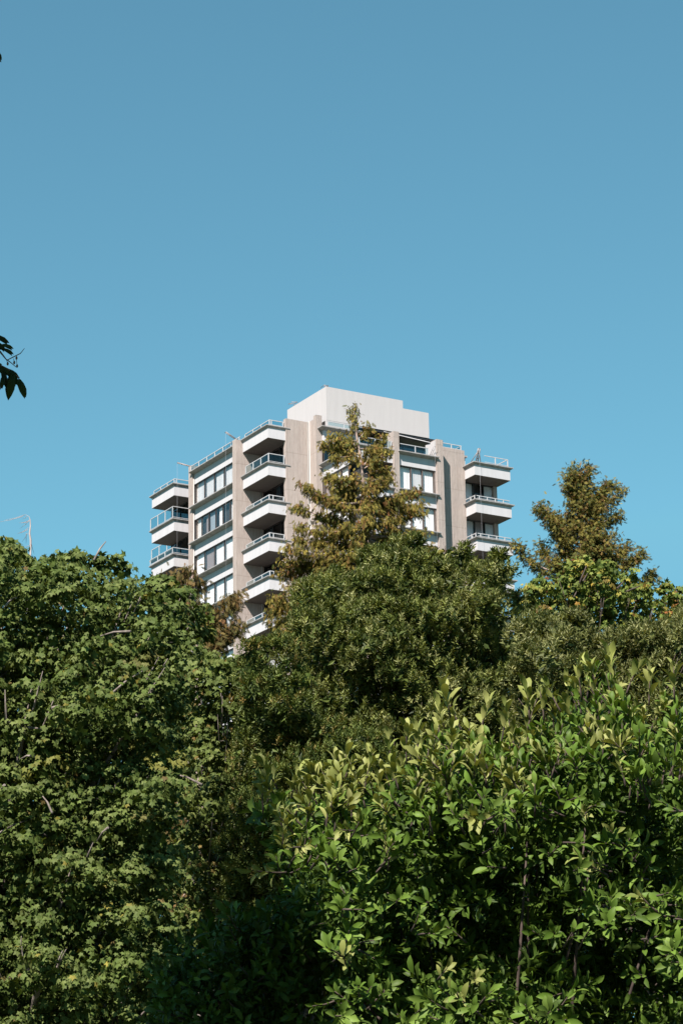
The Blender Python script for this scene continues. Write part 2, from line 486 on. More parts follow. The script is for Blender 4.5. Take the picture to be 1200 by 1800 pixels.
    for n in range(1, NL):
        # C: right-hand end of the right front
        b = balcony(98.66, 101.69, 147.36, 149.05, n, .19, .17, 'uU')
        z = zs(n) + ST
        if n == 1: rail('railing', [(99.5, 147.3), (101.46, 147.3), (101.46, 148.9)], z, 0.58, b, [(100.4, 147.3), (101.46, 147.3)], glass=False)
        else: rail('railing', [(98.6, 148.5), (98.75, 147.35), (101.5, 147.35)][1:], z, 0.30, b, [(98.95 + i * .68, 147.35) for i in range(4)], glass=True)
        if n > 1: rail('railing', [(98.62, 148.6), (98.62, 147.35)], z, 0.31, b, [(98.62, 147.45)], glass=False, toe=False)
        TB().tube([(101.1, 148.3, zf(n) - .03), (101.1, 148.3, zf(n) + .001)], .06, 10).build('ceiling_lamp', MT['brown'], b)
        if n < NL - 1:
            cols = ['c_grey', None, 'c_grey'] if n % 2 else ['c_grey', 'c_brown', 'c_grey']
            pane_row(149.06, 'v', 98.67, 101.62, zs(n + 1) + ST, zf(n), cols, TOWER, fracs=[0, .33, .62, 1], frame='frame')
        # R bay windows
        bb = TB().box(92.61, 95.71, 147.93, 148.44, zf(n), zs(n)).build('spandrel', MT['paint'])
        TB().slab(92.5, 95.82, 147.55, 148.44, 92.61, 95.71, 147.92, 148.445, zs(n)).build('slab_edge', MT['lip'], bb)
        pane_row(148.0, 'v', 92.61, 95.71, zs(n + 1) + ST + .01, zf(n) - .01, [('c_white', .15, 1), 'c_grey', 'c_white'] if n % 2 else ['c_white', 'c_white', 'c_white'], TOWER, fracs=[0, .35, .66, .97], frame='brown')
        # middle bay: left return wall with windows, balconies on the front
        bb = TB().box(89.5, 89.88, 149.6, 153.1, zf(n), zs(n)).build('spandrel', MT['paint'])
        TB().slab(89.12, 89.88, 149.73, 153.0, 89.49, 89.885, 149.73, 153.1, zs(n)).build('slab_edge', MT['lip'], bb)
        pane_row(89.55, 'u', 149.62, 153.1, zs(n + 1) + ST + .01, zf(n) - .01, ['c_white', ('c_white', .1, 1), 'c_brown'] if n % 2 else ['c_white', 'c_white', 'c_blue'], TOWER, frame='brown')
        b = balcony(89.5, 92.15, 147.9, 149.58, n, .38, .22, 'u')
        if n > 1: rail('railing', [(89.3, 147.85), (92.1, 147.85)], zs(n) + ST, .40, b, [(89.4 + i * .66, 147.85) for i in range(5)], glass=True)
        if n < NL - 1: pane_row(149.6, 'v', 89.6, 92.15, zs(n + 1) + ST, zf(n), ['c_blue', None], TOWER, glass='smoked')
    # top terrace rails of the middle and right bays
    z = zs(1) + ST
    rail('railing', [(89.35, 147.85), (92.1, 147.85)], z, .62, None, [(89.4 + i * 1.3, 147.85) for i in range(3)], glass=True)
    rail('railing', [(92.75, 147.85), (95.1, 147.85)], z, .60, None, [(94.0, 147.85), (95.05, 147.85)], glass=True)
    # top storey over the middle bay, roof slab edge, rail
    b = TB().box(89.5, 92.5, 152.9, 154.45, FB - .12, SB).build('spandrel', MT['paint'])
    TB().slab(89.12, 92.6, 152.45, 154.45, 89.49, 92.51, 152.89, 154.455, SB).build('slab_edge', MT['lip'], b)
    pane_row(152.95, 'v', 89.52, 92.4, zs(1) + ST, FB - .13, [None, 'c_blue', None], TOWER, glass='smoked')
    rail('railing', [(89.6, 152.55), (92.5, 152.55)], SB + ST, .42, None, [(89.65, 152.55), (91.0, 152.55)])
    # recessed glazing under the penthouse
    pane_row(154.4, 'v', 92.55, 99.4, zs(1) + ST, 62.3, [None, 'c_blue', None, None, ('c_blue', .3, 1), None], TOWER, glass='smoked')
    # ---- penthouse
    p = TB()
    pts = [(90.0, 153.3), (96.55, 153.3), (96.55, 159.0), (90.0, 159.0)]
    p.box(90.0, 96.5, 153.3, 159.0, 62.66, 65.22).box(96.5, 98.72, 153.3, 159.0, 62.66, 64.62)
    p.box(90.0, 92.4, 153.31, 153.5, SB + ST, 62.66)
    p.box(90.0, 98.72, 158.0, 159.0, SB + ST, 62.66)
    ph = p.build('penthouse', MT['pent'])
    TB().box(92.5, 99.95, 153.36, 159.5, 62.50, 62.655).build('soffit', MT['frame'], ph)
    TB().tube([(94.75, 153.2, 62.5), (95.55, 148.3, 60.3)], .03, 6).build('brace', MT['rail'])
    # low plant room behind the right-hand balconies
    q = TB().box(98.7, 99.55, 149.9, 151.2, zs(1) + ST, 60.25).build('stair_head', MT['pent'])
    TB().box(98.66, 99.65, 149.75, 151.3, 60.25, 60.38).build('slab_edge', MT['lip'], q)
    rail('railing', [(96.3, 148.85), (98.55, 148.85), (98.55, 150.9)], 60.28, .42, None, [(96.9 + .8 * i, 148.85) for i in range(3)] + [(98.55, 150.8)])
build_tower()

def child_of_tower(o): o.parent = TOWER; return o
# roof davits with their ropes: stand on the roof, things of their own
def davit(name, base, tip, rope_len, label, r=.055, extra=None):
    e = empty(name, w2(*base))
    tag(e, label, 'davit', 'window cleaning davits on the tower roof')
    loc = Vector(w2(*base))
    def L(p): return w2(*p) - loc
    d = L(tip)
    mb = MB(); side = Vector((-d.y, d.x, 0)).normalized() * .07
    for s in (-1, 1): mb.tube([side * s, d + side * s], r * .55, 6)
    k = max(3, int(d.length / .35))
    for i in range(k + 1):
        p = d * (i / k); mb.tube([p - side, p + side], r * .4, 5)
    mb.build('beam', MT['steel'], e)
    if extra:
        m2 = MB()
        for q in extra: m2.tube([L(q[0]), L(q[1])], .03, 6)
        m2.build('support_leg', MT['steel'], e)
    mb = MB().tube([d, d + Vector((0, 0, -rope_len * .5)), d + Vector((0, 0, -rope_len))], .0045, 5)
    mb.build('rope', MT['rope'], e)
    return e
davit('roof_davit', (87.35, 167.1, 62.5), (85.35, 167.72, 62.97), 22, 'grey lattice davit arm reaching out over the far left balconies, rope hanging past them', extra=[((87.35, 167.1, 62.5), (87.35, 167.1, 61.87))])
davit('roof_davit', (86.35, 159.6, 62.3), (85.1, 159.5, 62.85), 26, 'dark davit arm on the roof edge above the left window bays, rope crossing windows', extra=[((86.3, 159.6, 62.3), (86.3, 159.6, 61.87))])
davit('roof_davit', (99.1, 147.75, 59.1), (98.93, 147.12, 60.02), 16, 'upright steel davit on the top right-hand balcony with rope over its corner', r=.08, extra=[((99.0, 147.8, 59.1), (98.95, 147.2, 59.9)), ((99.5, 147.8, 59.1), (98.98, 147.2, 59.8)), ((98.75, 148.2, 59.1), (98.95, 147.25, 59.9))])
davit('roof_davit', (95.45, 148.3, 59.1), (95.42, 147.5, 59.75), 16, 'thin white davit on the terrace beside the white partition, rope down the right window bay', r=.03)
def roof_frame(loc, rz, w, h, label):
    e = empty('access_ladder', w2(*loc), YAW + rz); tag(e, label, 'ladder', 'steel access frames on the penthouse roof')
    mb = MB()
    for x in (-w / 2, w / 2): mb.tube([(x, 0, 0), (x, 0, h), (x, .5, h * .8)], .022, 6)
    for i in range(1, 4): mb.tube([(-w / 2, 0, h * i / 3), (w / 2, 0, h * i / 3)], .016, 6)
    mb.build('frame', MT['steel'], e)
    mb = MB().tube([(-w / 2, 0, h), (w / 2, .5, h * .8)], .016, 6).tube([(-w / 2, 0, 0), (w / 2, 0, h)], .016, 6); mb.build('brace', MT['steel'], e)
roof_frame((90.2, 153.6, 65.28), 0, .3, .16, 'small steel frame on the highest front corner of the penthouse')
roof_frame((90.5, 158.6, 65.28), 1.57, .5, .45, 'wire access frame at the left rear edge of the penthouse roof')
roof_frame((96.0, 154.3, 65.28), .3, .6, .32, 'slanted steel frame near the step in the penthouse roof')

# ------------------------------------------------------------------ foliage machinery
def unit(a):
    return a / np.maximum(np.linalg.norm(a, axis=-1, keepdims=True), 1e-9)
def rand_dirs(n): return unit(RNG.normal(size=(n, 3)))

def tmpl_maple():
    ang = []; r = []
    # five lobes with deep notches, y is the leaf axis
    for a, l in ((-128, .56), (-98, .42), (-60, .86), (-30, .55), (0, 1.0), (30, .55), (60, .86), (98, .42), (128, .56)):
        ang.append(math.radians(a)); r.append(l)
    v = [(0, 0, 0)] + [(math.sin(a) * l * .62, math.cos(a) * l * .62 + .25, -.16 * l * l) for a, l in zip(ang, r)]
    v[0] = (0, .22, .03)
    f = [(0, i + 1, i) for i in range(1, len(v) - 1)]
    return np.array(v), f
def tmpl_small():
    return np.array([(0, 0, 0), (-.2, .45, .07), (0, 1, -.06), (.2, .45, .07)]), [(0, 2, 1), (0, 3, 2)]
def tmpl_broad():
    st = [(.16, .10, .02), (.40, .17, .06), (.68, .185, .035), (.87, .105, -.06)]
    v = [(0, 0, 0)]; f = []
    for y, w, z in st: v += [(-w, y, z + .055), (0, y, z), (w, y, z + .055)]
    v.append((0, 1.0, -.13))
    f += [(0, 2, 1), (0, 3, 2)]
    for i in range(3):
        a = 1 + 3 * i
        f += [(a, a + 1, a + 4, a + 3), (a + 1, a + 2, a + 5, a + 4)]
    a = 10; f += [(a, a + 1, 13), (a + 1, a + 2, 13)]
    return np.array(v), f
def tmpl_spray():
    v = []; f = []
    def rh(x, y, dx, dy, w):
        n = len(v); L = math.hypot(dx, dy); nx, ny = -dy / L * w, dx / L * w
        v.extend([(x, y, 0), (x + dx * .5 + nx, y + dy * .5 + ny, .02), (x + dx, y + dy, -.03), (x + dx * .5 - nx, y + dy * .5 - ny, .02)])
        f.append((n, n + 1, n + 2)); f.append((n, n + 2, n + 3))
    rh(0, 0, 0, 1.0, .05)
    for i, y in enumerate((.12, .3, .48, .66)):
        s = .26 * (1 - y * .5)
        rh(0, y, s, s * 1.5, .045); rh(0, y + .05, -s, s * 1.6, .045)
    return np.array(v), f
T_LANCE = (tmpl_broad()[0] * np.array([.72, 1, 1]), tmpl_broad()[1])
T_MAPLE, T_SMALL, T_BROAD, T_SPRAY = tmpl_maple(), tmpl_small(), tmpl_broad(), tmpl_spray()

class Leaves:
    def __init__(s, tmpl): s.t = tmpl; s.P = []; s.D = []; s.N = []; s.S = []; s.C = []
    def add(s, P, D, N, S, C):
        n = len(P)
        s.P.append(P); s.D.append(D); s.N.append(N); s.S.append(np.broadcast_to(S, (n,)).copy()); s.C.append(np.broadcast_to(C, (n, 3)).copy())
    def count(s): return sum(len(p) for p in s.P)
    def build(s, name, mat, parent):
        P = np.concatenate(s.P); D = unit(np.concatenate(s.D)); N = np.concatenate(s.N); S = np.concatenate(s.S); C = np.concatenate(s.C)
        N = N - D * (N * D).sum(1, keepdims=True); N = unit(N)
        X = np.cross(D, N)
        tv, tf = s.t; n = len(P); k = len(tv)
        V = P[:, None] + S[:, None, None] * (tv[None, :, 0:1] * X[:, None] + tv[None, :, 1:2] * D[:, None] + tv[None, :, 2:3] * N[:, None])
        V = V.reshape(-1, 3).astype(np.float32)
        if parent is not None: V = V - np.array(parent.location, dtype=np.float32)
        ls = np.array([len(f) for f in tf]); flat = np.concatenate([np.array(f) for f in tf])
        idx = (np.arange(n)[:, None] * k + flat[None]).ravel().astype(np.int32)
        tot = np.tile(ls, n); start = np.concatenate([[0], np.cumsum(tot)[:-1]]).astype(np.int32)
        me = bpy.data.meshes.new(name)
        me.vertices.add(len(V)); me.vertices.foreach_set('co', V.ravel())
        me.loops.add(len(idx)); me.loops.foreach_set('vertex_index', idx)
        me.polygons.add(len(tot)); me.polygons.foreach_set('loop_start', start)
        me.polygons.foreach_set('use_smooth', np.full(len(tot), k > 12))
        at_ = me.attributes.new('tint', 'FLOAT_COLOR', 'FACE')
        cc = np.ones((len(tot), 4), dtype=np.float32); cc[:, :3] = np.repeat(C, len(tf), axis=0)
        at_.data.foreach_set('color', cc.ravel())
        me.update(calc_edges=True)
        return link_mesh(name, me, mat, parent)

def palette(n, cols, w, jit=.18):
    cols = np.array(cols); w = np.array(w) / np.sum(w)
    c = cols[RNG.choice(len(cols), n, p=w)]
    return np.clip(c * (1 + RNG.normal(0, jit, (n, 1))), .002, .9)

def in_poly(x, y, poly):
    ins = False; j = len(poly) - 1
    for i in range(len(poly)):
        xi, yi = poly[i]; xj, yj = poly[j]
        if (yi > y) != (yj > y) and x < (xj - xi) * (y - yi) / (yj - yi) + xi: ins = not ins
        j = i
    return ins
def edge_dist(x, y, poly):
    best = 1e9
    for i in range(len(poly)):
        x1, y1 = poly[i]; x2, y2 = poly[(i + 1) % len(poly)]
        L = (x2 - x1) ** 2 + (y2 - y1) ** 2
        t = max(0, min(1, ((x - x1) * (x2 - x1) + (y - y1) * (y2 - y1)) / max(L, 1e-9)))
        best = min(best, math.hypot(x - x1 - t * (x2 - x1), y - y1 - t * (y2 - y1)))
    return best
def lobes_in(poly, spacing, rad, d0, d1, tries=4000, seed=1, skip=None, round_=0.0):
    """lobe centres spread through the crown's volume: outline as elevation seen from the path, depth d0..d1 (m)"""
    r = random.Random(seed); out = []
    xs = [p[0] for p in poly]; ys = [p[1] for p in poly]
    for _ in range(tries):
        x = r.uniform(min(xs), max(xs)); y = r.uniform(min(ys), max(ys))
        R = rad * r.uniform(.75, 1.25)
        if not in_poly(x, y, poly) or edge_dist(x, y, poly) < R * .85: continue
        d = r.uniform(d0, d1)
        if skip and skip(x, y, r): continue
        ok = True
        for (a, b, q, e) in out:
            dz = (d - e) * F_PX / d0
            if (x - a) ** 2 + (y - b) ** 2 + (dz * .55) ** 2 < spacing ** 2: ok = False; break
        if ok: out.append((x, y, R, d))
    return out
def wave(x, y, s, ph):
    x /= s; y /= s
    return (math.sin(x * 1.3 + ph + 1.1 * math.sin(y * .9 + ph * 2)) + math.sin(y * 1.7 - ph + 1.3 * math.sin(x * .8 + ph))) * .5
def to_world(l):
    x, y, R, d = l
    return at(x, y, d), R * d / F_PX

def shell(poly, spacing, rad, d0, seed, layers=(0, .5, 1.0, 1.7), A=.8, B=.25, sc=95, roll=1.2, skip=None, under=None):
    """clumps set in layers on a lumpy crown surface: each lump stands out from the mass just behind it"""
    out = []; r = random.Random(seed)
    xs = [p[0] for p in poly]; ys = [p[1] for p in poly]
    for li, off in enumerate(layers):
        lay = []; sp = spacing * (1 if li == 0 else .92)
        for _ in range(int(6 * (max(xs) - min(xs)) * (max(ys) - min(ys)) / sp ** 2)):
            x = r.uniform(min(xs), max(xs)); y = r.uniform(min(ys), max(ys))
            R = rad * r.uniform(.7, 1.25) * (1 if li == 0 else 1.15)
            ed = edge_dist(x, y, poly)
            if not in_poly(x, y, poly) or ed < R * (.8 if li == 0 else 1.1): continue
            if li == 0 and skip and skip(x, y): continue
            if any((x - a) ** 2 + (y - b) ** 2 < sp ** 2 for a, b, q, e in lay): continue
            d = d0 + off + A * wave(x, y, sc, seed) + B * wave(x, y, sc * .45, seed + 3) + roll * (1 - min(1, ed / 130)) ** 2 + r.uniform(-.08, .08)
            if under: d += under(x, y)
            lay.append((x, y, R, d))
        out += lay
    return out

def hollow_below(x, y):
    # the crowns overhang: their skirts draw back towards the trunks
    return 1.5 * min(2.2, max(0, (y - 1490) / 130))
def trunk_and_limbs(name, base, lobes_w, mat, r0, crotch, n_limbs, parent, seed=0, extra=()):
    r = random.Random(seed); mb = MB()
    b = Vector(base); loc = Vector(parent.location)
    top = max(lobes_w, key=lambda q: q[0][2])[0]
    cx = np.mean([q[0] for q in lobes_w], axis=0)
    spine = []; H = top[2] - b.z
    for i in range(9):
        t = i / 8
        p = b.lerp(Vector((cx[0] * .8 + top[0] * .2, cx[1] + .4, b.z + .72 * H)), t) + Vector((r.uniform(-1, 1), r.uniform(-1, 1), 0)) * .02 * H * math.sin(t * 3)
        spine.append(p)
    mb.tube([p - loc for p in spine], [r0 * (1.25 if i == 0 else 1) * (1 - .92 * i / 8) + .01 for i in range(9)], 10)
    for q in r.sample(lobes_w, min(n_limbs, len(lobes_w))):
        tgt = Vector(q[0])
        t = min(.97, max(crotch, (tgt.z - b.z) / H * r.uniform(.7, 1.0)))
        k = t * 8; i = int(k); s = spine[i].lerp(spine[min(i + 1, 8)], k - i)
        mid = s.lerp(tgt, .5) + Vector((0, 0, .12 * (tgt - s).length)) + Vector((r.uniform(-1, 1), r.uniform(-1, 1), r.uniform(-1, 1))) * .06 * (tgt - s).length
        rr = r0 * (1 - t) * .5 + .012
        pts = [s, s.lerp(mid, .5) + Vector((0, 0, .03)), mid, mid.lerp(tgt, .6), tgt]
        mb.tube([p - loc for p in pts], [rr, rr * .8, rr * .6, rr * .4, rr * .18], 6)
        for _ in range(3):
            e = tgt + Vector(tuple(rand_dirs(1)[0])) * q[1] * 1.05
            mb.tube([mid.lerp(tgt, .7) - loc, (mid.lerp(e, .75)) - loc, e - loc], [rr * .3, rr * .22, .005], 5)
    for pts, ra, rb in extra:
        mb.tube([Vector(tuple(p)) - loc for p in pts], [ra + (rb - ra) * i / (len(pts) - 1) for i in range(len(pts))], 6)
    return mb.build(name, mat, parent)

# ---- crowns
def umbrella_crown(name, lobes, pal, w, leaf, per, mat, parent, core=14, droop=.8, spread=1.0):
    """broad palmate leaves hanging in drooping tiers, each tier a shallow dome of leaves"""
    L = Leaves(T_MAPLE)
    for lb in lobes:
        c, R = to_world(lb)
        n = int(per * RNG.uniform(.75, 1.25))
        th = RNG.uniform(0, 2 * np.pi, n); q = np.sqrt(RNG.uniform(0.0, 1, n))
        tilt = RNG.normal(0, .25, 2)
        x = np.cos(th) * q; y = np.sin(th) * q
        R = R * RNG.uniform(.9, 1.15)
        P = np.stack([x, y, (.62 * np.sqrt(np.maximum(0, 1 - q ** 2)) - .25 + tilt[0] * x + tilt[1] * y)], 1) * R * spread
        P += RNG.normal(0, .09 * R, P.shape)
        D = np.stack([x, y, -droop - .5 * q + RNG.normal(0, .35, n)], 1) + RNG.normal(0, .35, (n, 3))
        N = np.stack([x * .75, y * .75, np.full(n, 1.0) - .35 * q], 1) + RNG.normal(0, .28, (n, 3))
        lob = palette(1, pal, w, .10)
        C = palette(n, pal, w, .16) * .65 + lob * .35
        L.add(P + c, D, N, leaf * RNG.uniform(.65, 1.2, n), C)
        m = core
        P = rand_dirs(m) * R * RNG.uniform(.1, .7, (m, 1)); P[:, 2] -= .2 * R
        L.add(P + c, rand_dirs(m), rand_dirs(m) + [0, 0, .6], leaf * RNG.uniform(1.0, 1.6, m), palette(m, pal[:2], w[:2]))
    return L.build(name, mat, parent)

def tuft_crown(name, lobes, pal, w, leaf, tufts, per, mat, parent, core=40, upright=1.3):
    """small stiff leaves in upright tufts set all over rounded lobes"""
    L = Leaves(T_SMALL)
    for lb in lobes:
        c, R = to_world(lb)
        n = int(tufts * RNG.uniform(.8, 1.2))
        O = rand_dirs(n); O[:, 2] = np.where(O[:, 2] < -.35, -O[:, 2], O[:, 2])
        T = O * R * RNG.uniform(.72, 1.08, (n, 1)) * [1, 1, .9]
        ax = unit(O * .9 + [0, 0, upright] + RNG.normal(0, .25, (n, 3)))
        lob = palette(1, pal, w, .08)
        tc = palette(n, pal, w, .14) * .7 + lob * .3
        for k in range(per):
            a = k * 2.4 + RNG.uniform(0, .6, n)
            h = k / per
            s = unit(np.cross(ax, np.tile([0.3, 1, .1], (n, 1)))); b = np.cross(ax, s)
            radial = s * np.cos(a)[:, None] + b * np.sin(a)[:, None]
            D = ax * (.35 + .75 * h) + radial * (1.0 - .55 * h) + RNG.normal(0, .12, (n, 3))
            N = ax * 1.0 - radial * .3 + RNG.normal(0, .2, (n, 3))
            P = T + ax * (leaf * (h * 1.5 - .5))
            L.add(P + c, D, N, leaf * RNG.uniform(.7, 1.15, n), tc * (1 + RNG.normal(0, .12, (n, 1))))
        m = core
        P = rand_dirs(m) * R * RNG.uniform(.1, .6, (m, 1))
        L.add(P + c, rand_dirs(m), rand_dirs(m), leaf * RNG.uniform(1.5, 2.3, m), palette(m, pal[:2], w[:2]))
    return L.build(name, mat, parent)

def finish_tree(name, base_px, dist, label, cat, group=None):
    b = at(base_px, 1500, dist); e = empty(name, (b[0], b[1], GROUND))
    tag(e, label, cat, group)
    return e

# greens as real leaf colours
G_DK = (.045, .085, .022); G_MD = (.085, .145, .035); G_LT = (.14, .20, .055)
YEL = (.34, .27, .05); ORG = (.36, .13, .035); RED = (.34, .06, .045)

# ------------------------------------------------------------------ left maple
poly = [(-260, 1010), (-120, 950), (-30, 925), (45, 935), (58, 968), (92, 950), (150, 946), (222, 962), (238, 1002), (262, 1004), (318, 1003), (352, 1035), (375, 1075), (388, 1118), (372, 1160), (345, 1200), (352, 1330), (330, 1440), (345, 1560), (330, 1700), (330, 1950), (-260, 1950)]
def skip_maple(x, y, r):
    # open, shaded hollows in the crown
    if 325 < x < 400 and 1150 < y < 1210: return True
    return wave(x, y, 38, 1.3) < -.33
LB = shell(poly, 46, 43, 33.6, 3, (0, .45, .95, 1.8, 3.0), .4, .25, 62, 1.0, lambda x, y: wave(x, y, 44, 1.3) < -.22)
# ragged top outline
LB += [(15, 965, 34, 35.5), (-15, 975, 40, 35), (40, 985, 26, 36), (100, 985, 30, 35), (135, 978, 30, 34.6), (175, 985, 26, 34.8), (212, 992, 28, 35), (70, 1000, 26, 35.2), (272, 1022, 22, 35), (292, 1020, 24, 35), (318, 1040, 28, 34.6), (345, 1080, 28, 35), (362, 1112, 22, 35.3), (262, 1045, 24, 35)]
tree = finish_tree('maple_tree', 40, 36, 'large green maple filling the left side, its drooping palmate leaves lit by the sun', 'tree')
PM = [(.08, .12, .026), (.13, .18, .044), (.20, .245, .075), YEL, (.20, .11, .05)]
umbrella_crown('crown', LB, PM, [3, 6, 4, .3, .12], .106, 74, MT['leaf_maple'], tree, core=34)
tw = []
for (x0, y0, x1, y1, d) in ((165, 985, 186, 952, 34.0), (190, 1225, 250, 1180, 33.4), (-10, 1470, 55, 1440, 33.6), (90, 1245, 112, 1245, 33.3), (355, 1380, 300, 1360, 34), (10, 1065, 30, 1050, 33.6), (230, 1110, 170, 1120, 33.6), (8, 1380, -4, 1400, 33.3), (190, 1455, 170, 1480, 33.3), (92, 1430, 75, 1400, 33.3), (60, 1330, 35, 1335, 33.5)):
    a = at(x0, y0, d); b = at(x1, y1, d + .15)
    tw.append(([a, (a + b) / 2 + [0, 0, .03], b], .018, .007))
trunk_and_limbs('trunk', (at(40, 1500, 36)[0], 36, GROUND), [to_world(l) for l in LB], MT['bark_grey'], .28, .25, 40, tree, 5, tw)

# ------------------------------------------------------------------ second maple, behind and right of it
poly = [(322, 1130), (345, 1112), (372, 1122), (430, 1128), (470, 1165), (480, 1230), (440, 1290), (455, 1400), (430, 1500), (440, 1700), (440, 1900), (280, 1900), (300, 1300), (330, 1200)]
LB = shell(poly, 32, 30, 39.8, 8, (0, .4, .8, 1.5), .35, .15, 55, .8, lambda x, y: wave(x, y, 30, 2.3) < -.35, under=hollow_below)
tree = finish_tree('maple_tree', 380, 42, 'smaller dull green maple with browning leaves behind the big left maple', 'tree')
umbrella_crown('crown', LB + [(350, 1150, 30, 40.6), (356, 1190, 32, 40.8), (366, 1232, 32, 40.6), (343, 1215, 28, 40.4), (352, 1255, 30, 40.8), (340, 1175, 30, 41.2)], [(.09, .125, .032), (.14, .185, .045), (.20, .23, .065), (.30, .17, .055)], [3, 5, 3, .5], .125, 34, MT['leaf_maple'], tree)
trunk_and_limbs('trunk', (at(385, 1500, 42)[0], 42, GROUND), [to_world(l) for l in LB], MT['bark_grey'], .16, .25, 18, tree, 6)

# ------------------------------------------------------------------ evergreen laurels
PL = [(.055, .085, .02), (.13, .17, .04), (.28, .32, .09), (.42, .43, .18)]
def laurel(poly, seed, d0, d1, spacing, rad, label, px, pal, w, leaf=.085, tufts=30, extra=(), under=False):
    LB = shell(poly, spacing * .74, rad * .72, d0, seed, (0, .35, .75, 1.5, 2.6), .5, .28, 58, 1.1, lambda x, y: wave(x, y, 30, seed) < -.42, under=hollow_below if under else None) + list(extra)
    dm = (d0 + d1) / 2
    t = finish_tree('laurel_tree', px, dm, label, 'tree', 'evergreen laurels in the middle distance')
    tuft_crown('crown', LB, pal, w, leaf, tufts, 10, MT['leaf_laurel'], t, core=34)
    trunk_and_limbs('trunk', (at(px, 1500, dm)[0], dm, GROUND), [to_world(l) for l in LB], MT['bark_dark'], .16, .3, 16, t, seed)
    return LB
laurel([(500, 1100), (502, 1068), (512, 1052), (526, 1024), (552, 1022), (575, 1000), (612, 1000), (628, 975), (655, 962), (680, 966), (702, 944), (728, 942), (748, 965), (768, 990), (792, 975), (812, 958), (832, 972), (840, 1008), (858, 985), (876, 964), (898, 975), (912, 1030), (905, 1100), (925, 1200), (935, 1330), (900, 1500), (560, 1500), (520, 1330), (485, 1230), (490, 1165)],
       21, 40.5, 44.5, 46, 44, 'broad dark evergreen laurel in front of the tower, centre of the hedge of trees', 700, PL, [2.5, 3.5, 5.5, 4],
       extra=[(535, 1040, 18, 42), (592, 1016, 18, 42), (655, 978, 16, 42), (702, 960, 15, 41.7), (728, 956, 14, 41.6), (690, 975, 20, 41.6), (814, 975, 16, 41.5), (876, 982, 15, 41), (888, 1005, 20, 41), (830, 1000, 14, 41.5), (778, 1002, 20, 41.5), (905, 1060, 20, 41.8), (912, 1095, 26, 41.6), (915, 1140, 28, 41.4), (560, 1035, 22, 41.7), (640, 985, 16, 42), (755, 985, 16, 41.8), (845, 1010, 18, 41.2)])
laurel([(872, 1110), (905, 1085), (930, 1062), (960, 1080), (1010, 1062), (1050, 1095), (1085, 1105), (1120, 1075), (1160, 1085), (1200, 1050), (1290, 1050), (1290, 1500), (880, 1500), (890, 1200)],
       22, 36.5, 40.0, 46, 42, 'paler grey-green laurel at the right, behind the magnolia shoots', 1060, [(.07, .095, .03), (.16, .19, .055), (.31, .33, .13), (.44, .44, .20)], [2, 4, 5, 3])
laurel([(395, 1175), (430, 1135), (480, 1140), (520, 1170), (560, 1240), (640, 1270), (700, 1310), (720, 1500), (700, 1900), (380, 1900), (370, 1500), (400, 1350)],
       23, 38.0, 40.3, 42, 38, 'low laurel with brown-tinged leaves between the left maples and the magnolia', 480, [(.065, .10, .026), (.15, .205, .05), (.29, .34, .10), (.30, .22, .07)], [3, 4, 4, 1.2], leaf=.075, tufts=28, under=True, extra=[(468, 1142, 22, 38.5), (492, 1136, 22, 38.5), (512, 1142, 24, 38.6), (440, 1142, 20, 38.5), (500, 1165, 26, 38.4)])

# ------------------------------------------------------------------ autumn maples behind the laurels
def autumn(poly, seed, d0, d1, label, px, leaf=.12, per=30, sp=26, rad=24, extra=(), tw=(), w=(3, 5, 4, 1.6, .45, .3)):
    LB = shell(poly, sp * .82, rad * .9, d0, seed, (0, .4, .8), .4, .2, 60, .4) + list(extra)
    t = finish_tree('maple_tree', px, (d0 + d1) / 2, label, 'tree')
    umbrella_crown('crown', LB, [(.09, .14, .03), (.17, .23, .045), (.27, .31, .07), (.46, .38, .07), ORG, RED], list(w), leaf, per, MT['leaf_maple'], t)
    trunk_and_limbs('trunk', (at(px, 1500, (d0 + d1) / 2)[0], (d0 + d1) / 2, GROUND), [to_world(l) for l in LB], MT['bark_dark'], .12, .4, 20, t, seed, tw)
tw = []
for (x0, y0, x1, y1) in ((1018, 1025, 1030, 995), (1024, 1022, 1032, 1008), (905, 1065, 915, 1040), (1084, 1035, 1096, 1022), (1008, 1050, 1013, 1040), (1100, 1040, 1125, 1030)):
    a = at(x0, y0, 46); b = at(x1, y1, 46.1); tw.append(([a, (a + b) / 2, b], .018, .008))
autumn([(898, 1035), (925, 1005), (965, 1003), (985, 975), (1020, 966), (1060, 968), (1095, 985), (1135, 1003), (1168, 1035), (1165, 1130), (898, 1130)], 31, 46.5, 49.0,
       'yellowing green maple with a few red leaves, below the right-hand cedar', 1040, extra=[(1170, 1028, 10, 47), (1158, 1036, 9, 47)], tw=tw)
autumn([(735, 985), (760, 955), (800, 958), (835, 985), (835, 1040), (735, 1040)], 32, 46.5, 48.5, 'small maple with orange and red leaves showing over the central laurel', 785, w=(3, 4, 3, 1.8, 1.1, .9))
autumn([(1135, 1060), (1165, 1030), (1200, 1020), (1290, 1010), (1290, 1150), (1135, 1150)], 33, 48.5, 52, 'bronze and green maple at the far right edge of the trees', 1210, w=(3, 4, 2, 1.5, 1.6, .8))
autumn([(495, 1180), (520, 1150), (545, 1165), (560, 1230), (500, 1230)], 34, 38.6, 39.4, 'bright green young maple low in front of the laurels', 525, leaf=.10, w=(1, 4, 6, .4, .05, 0))

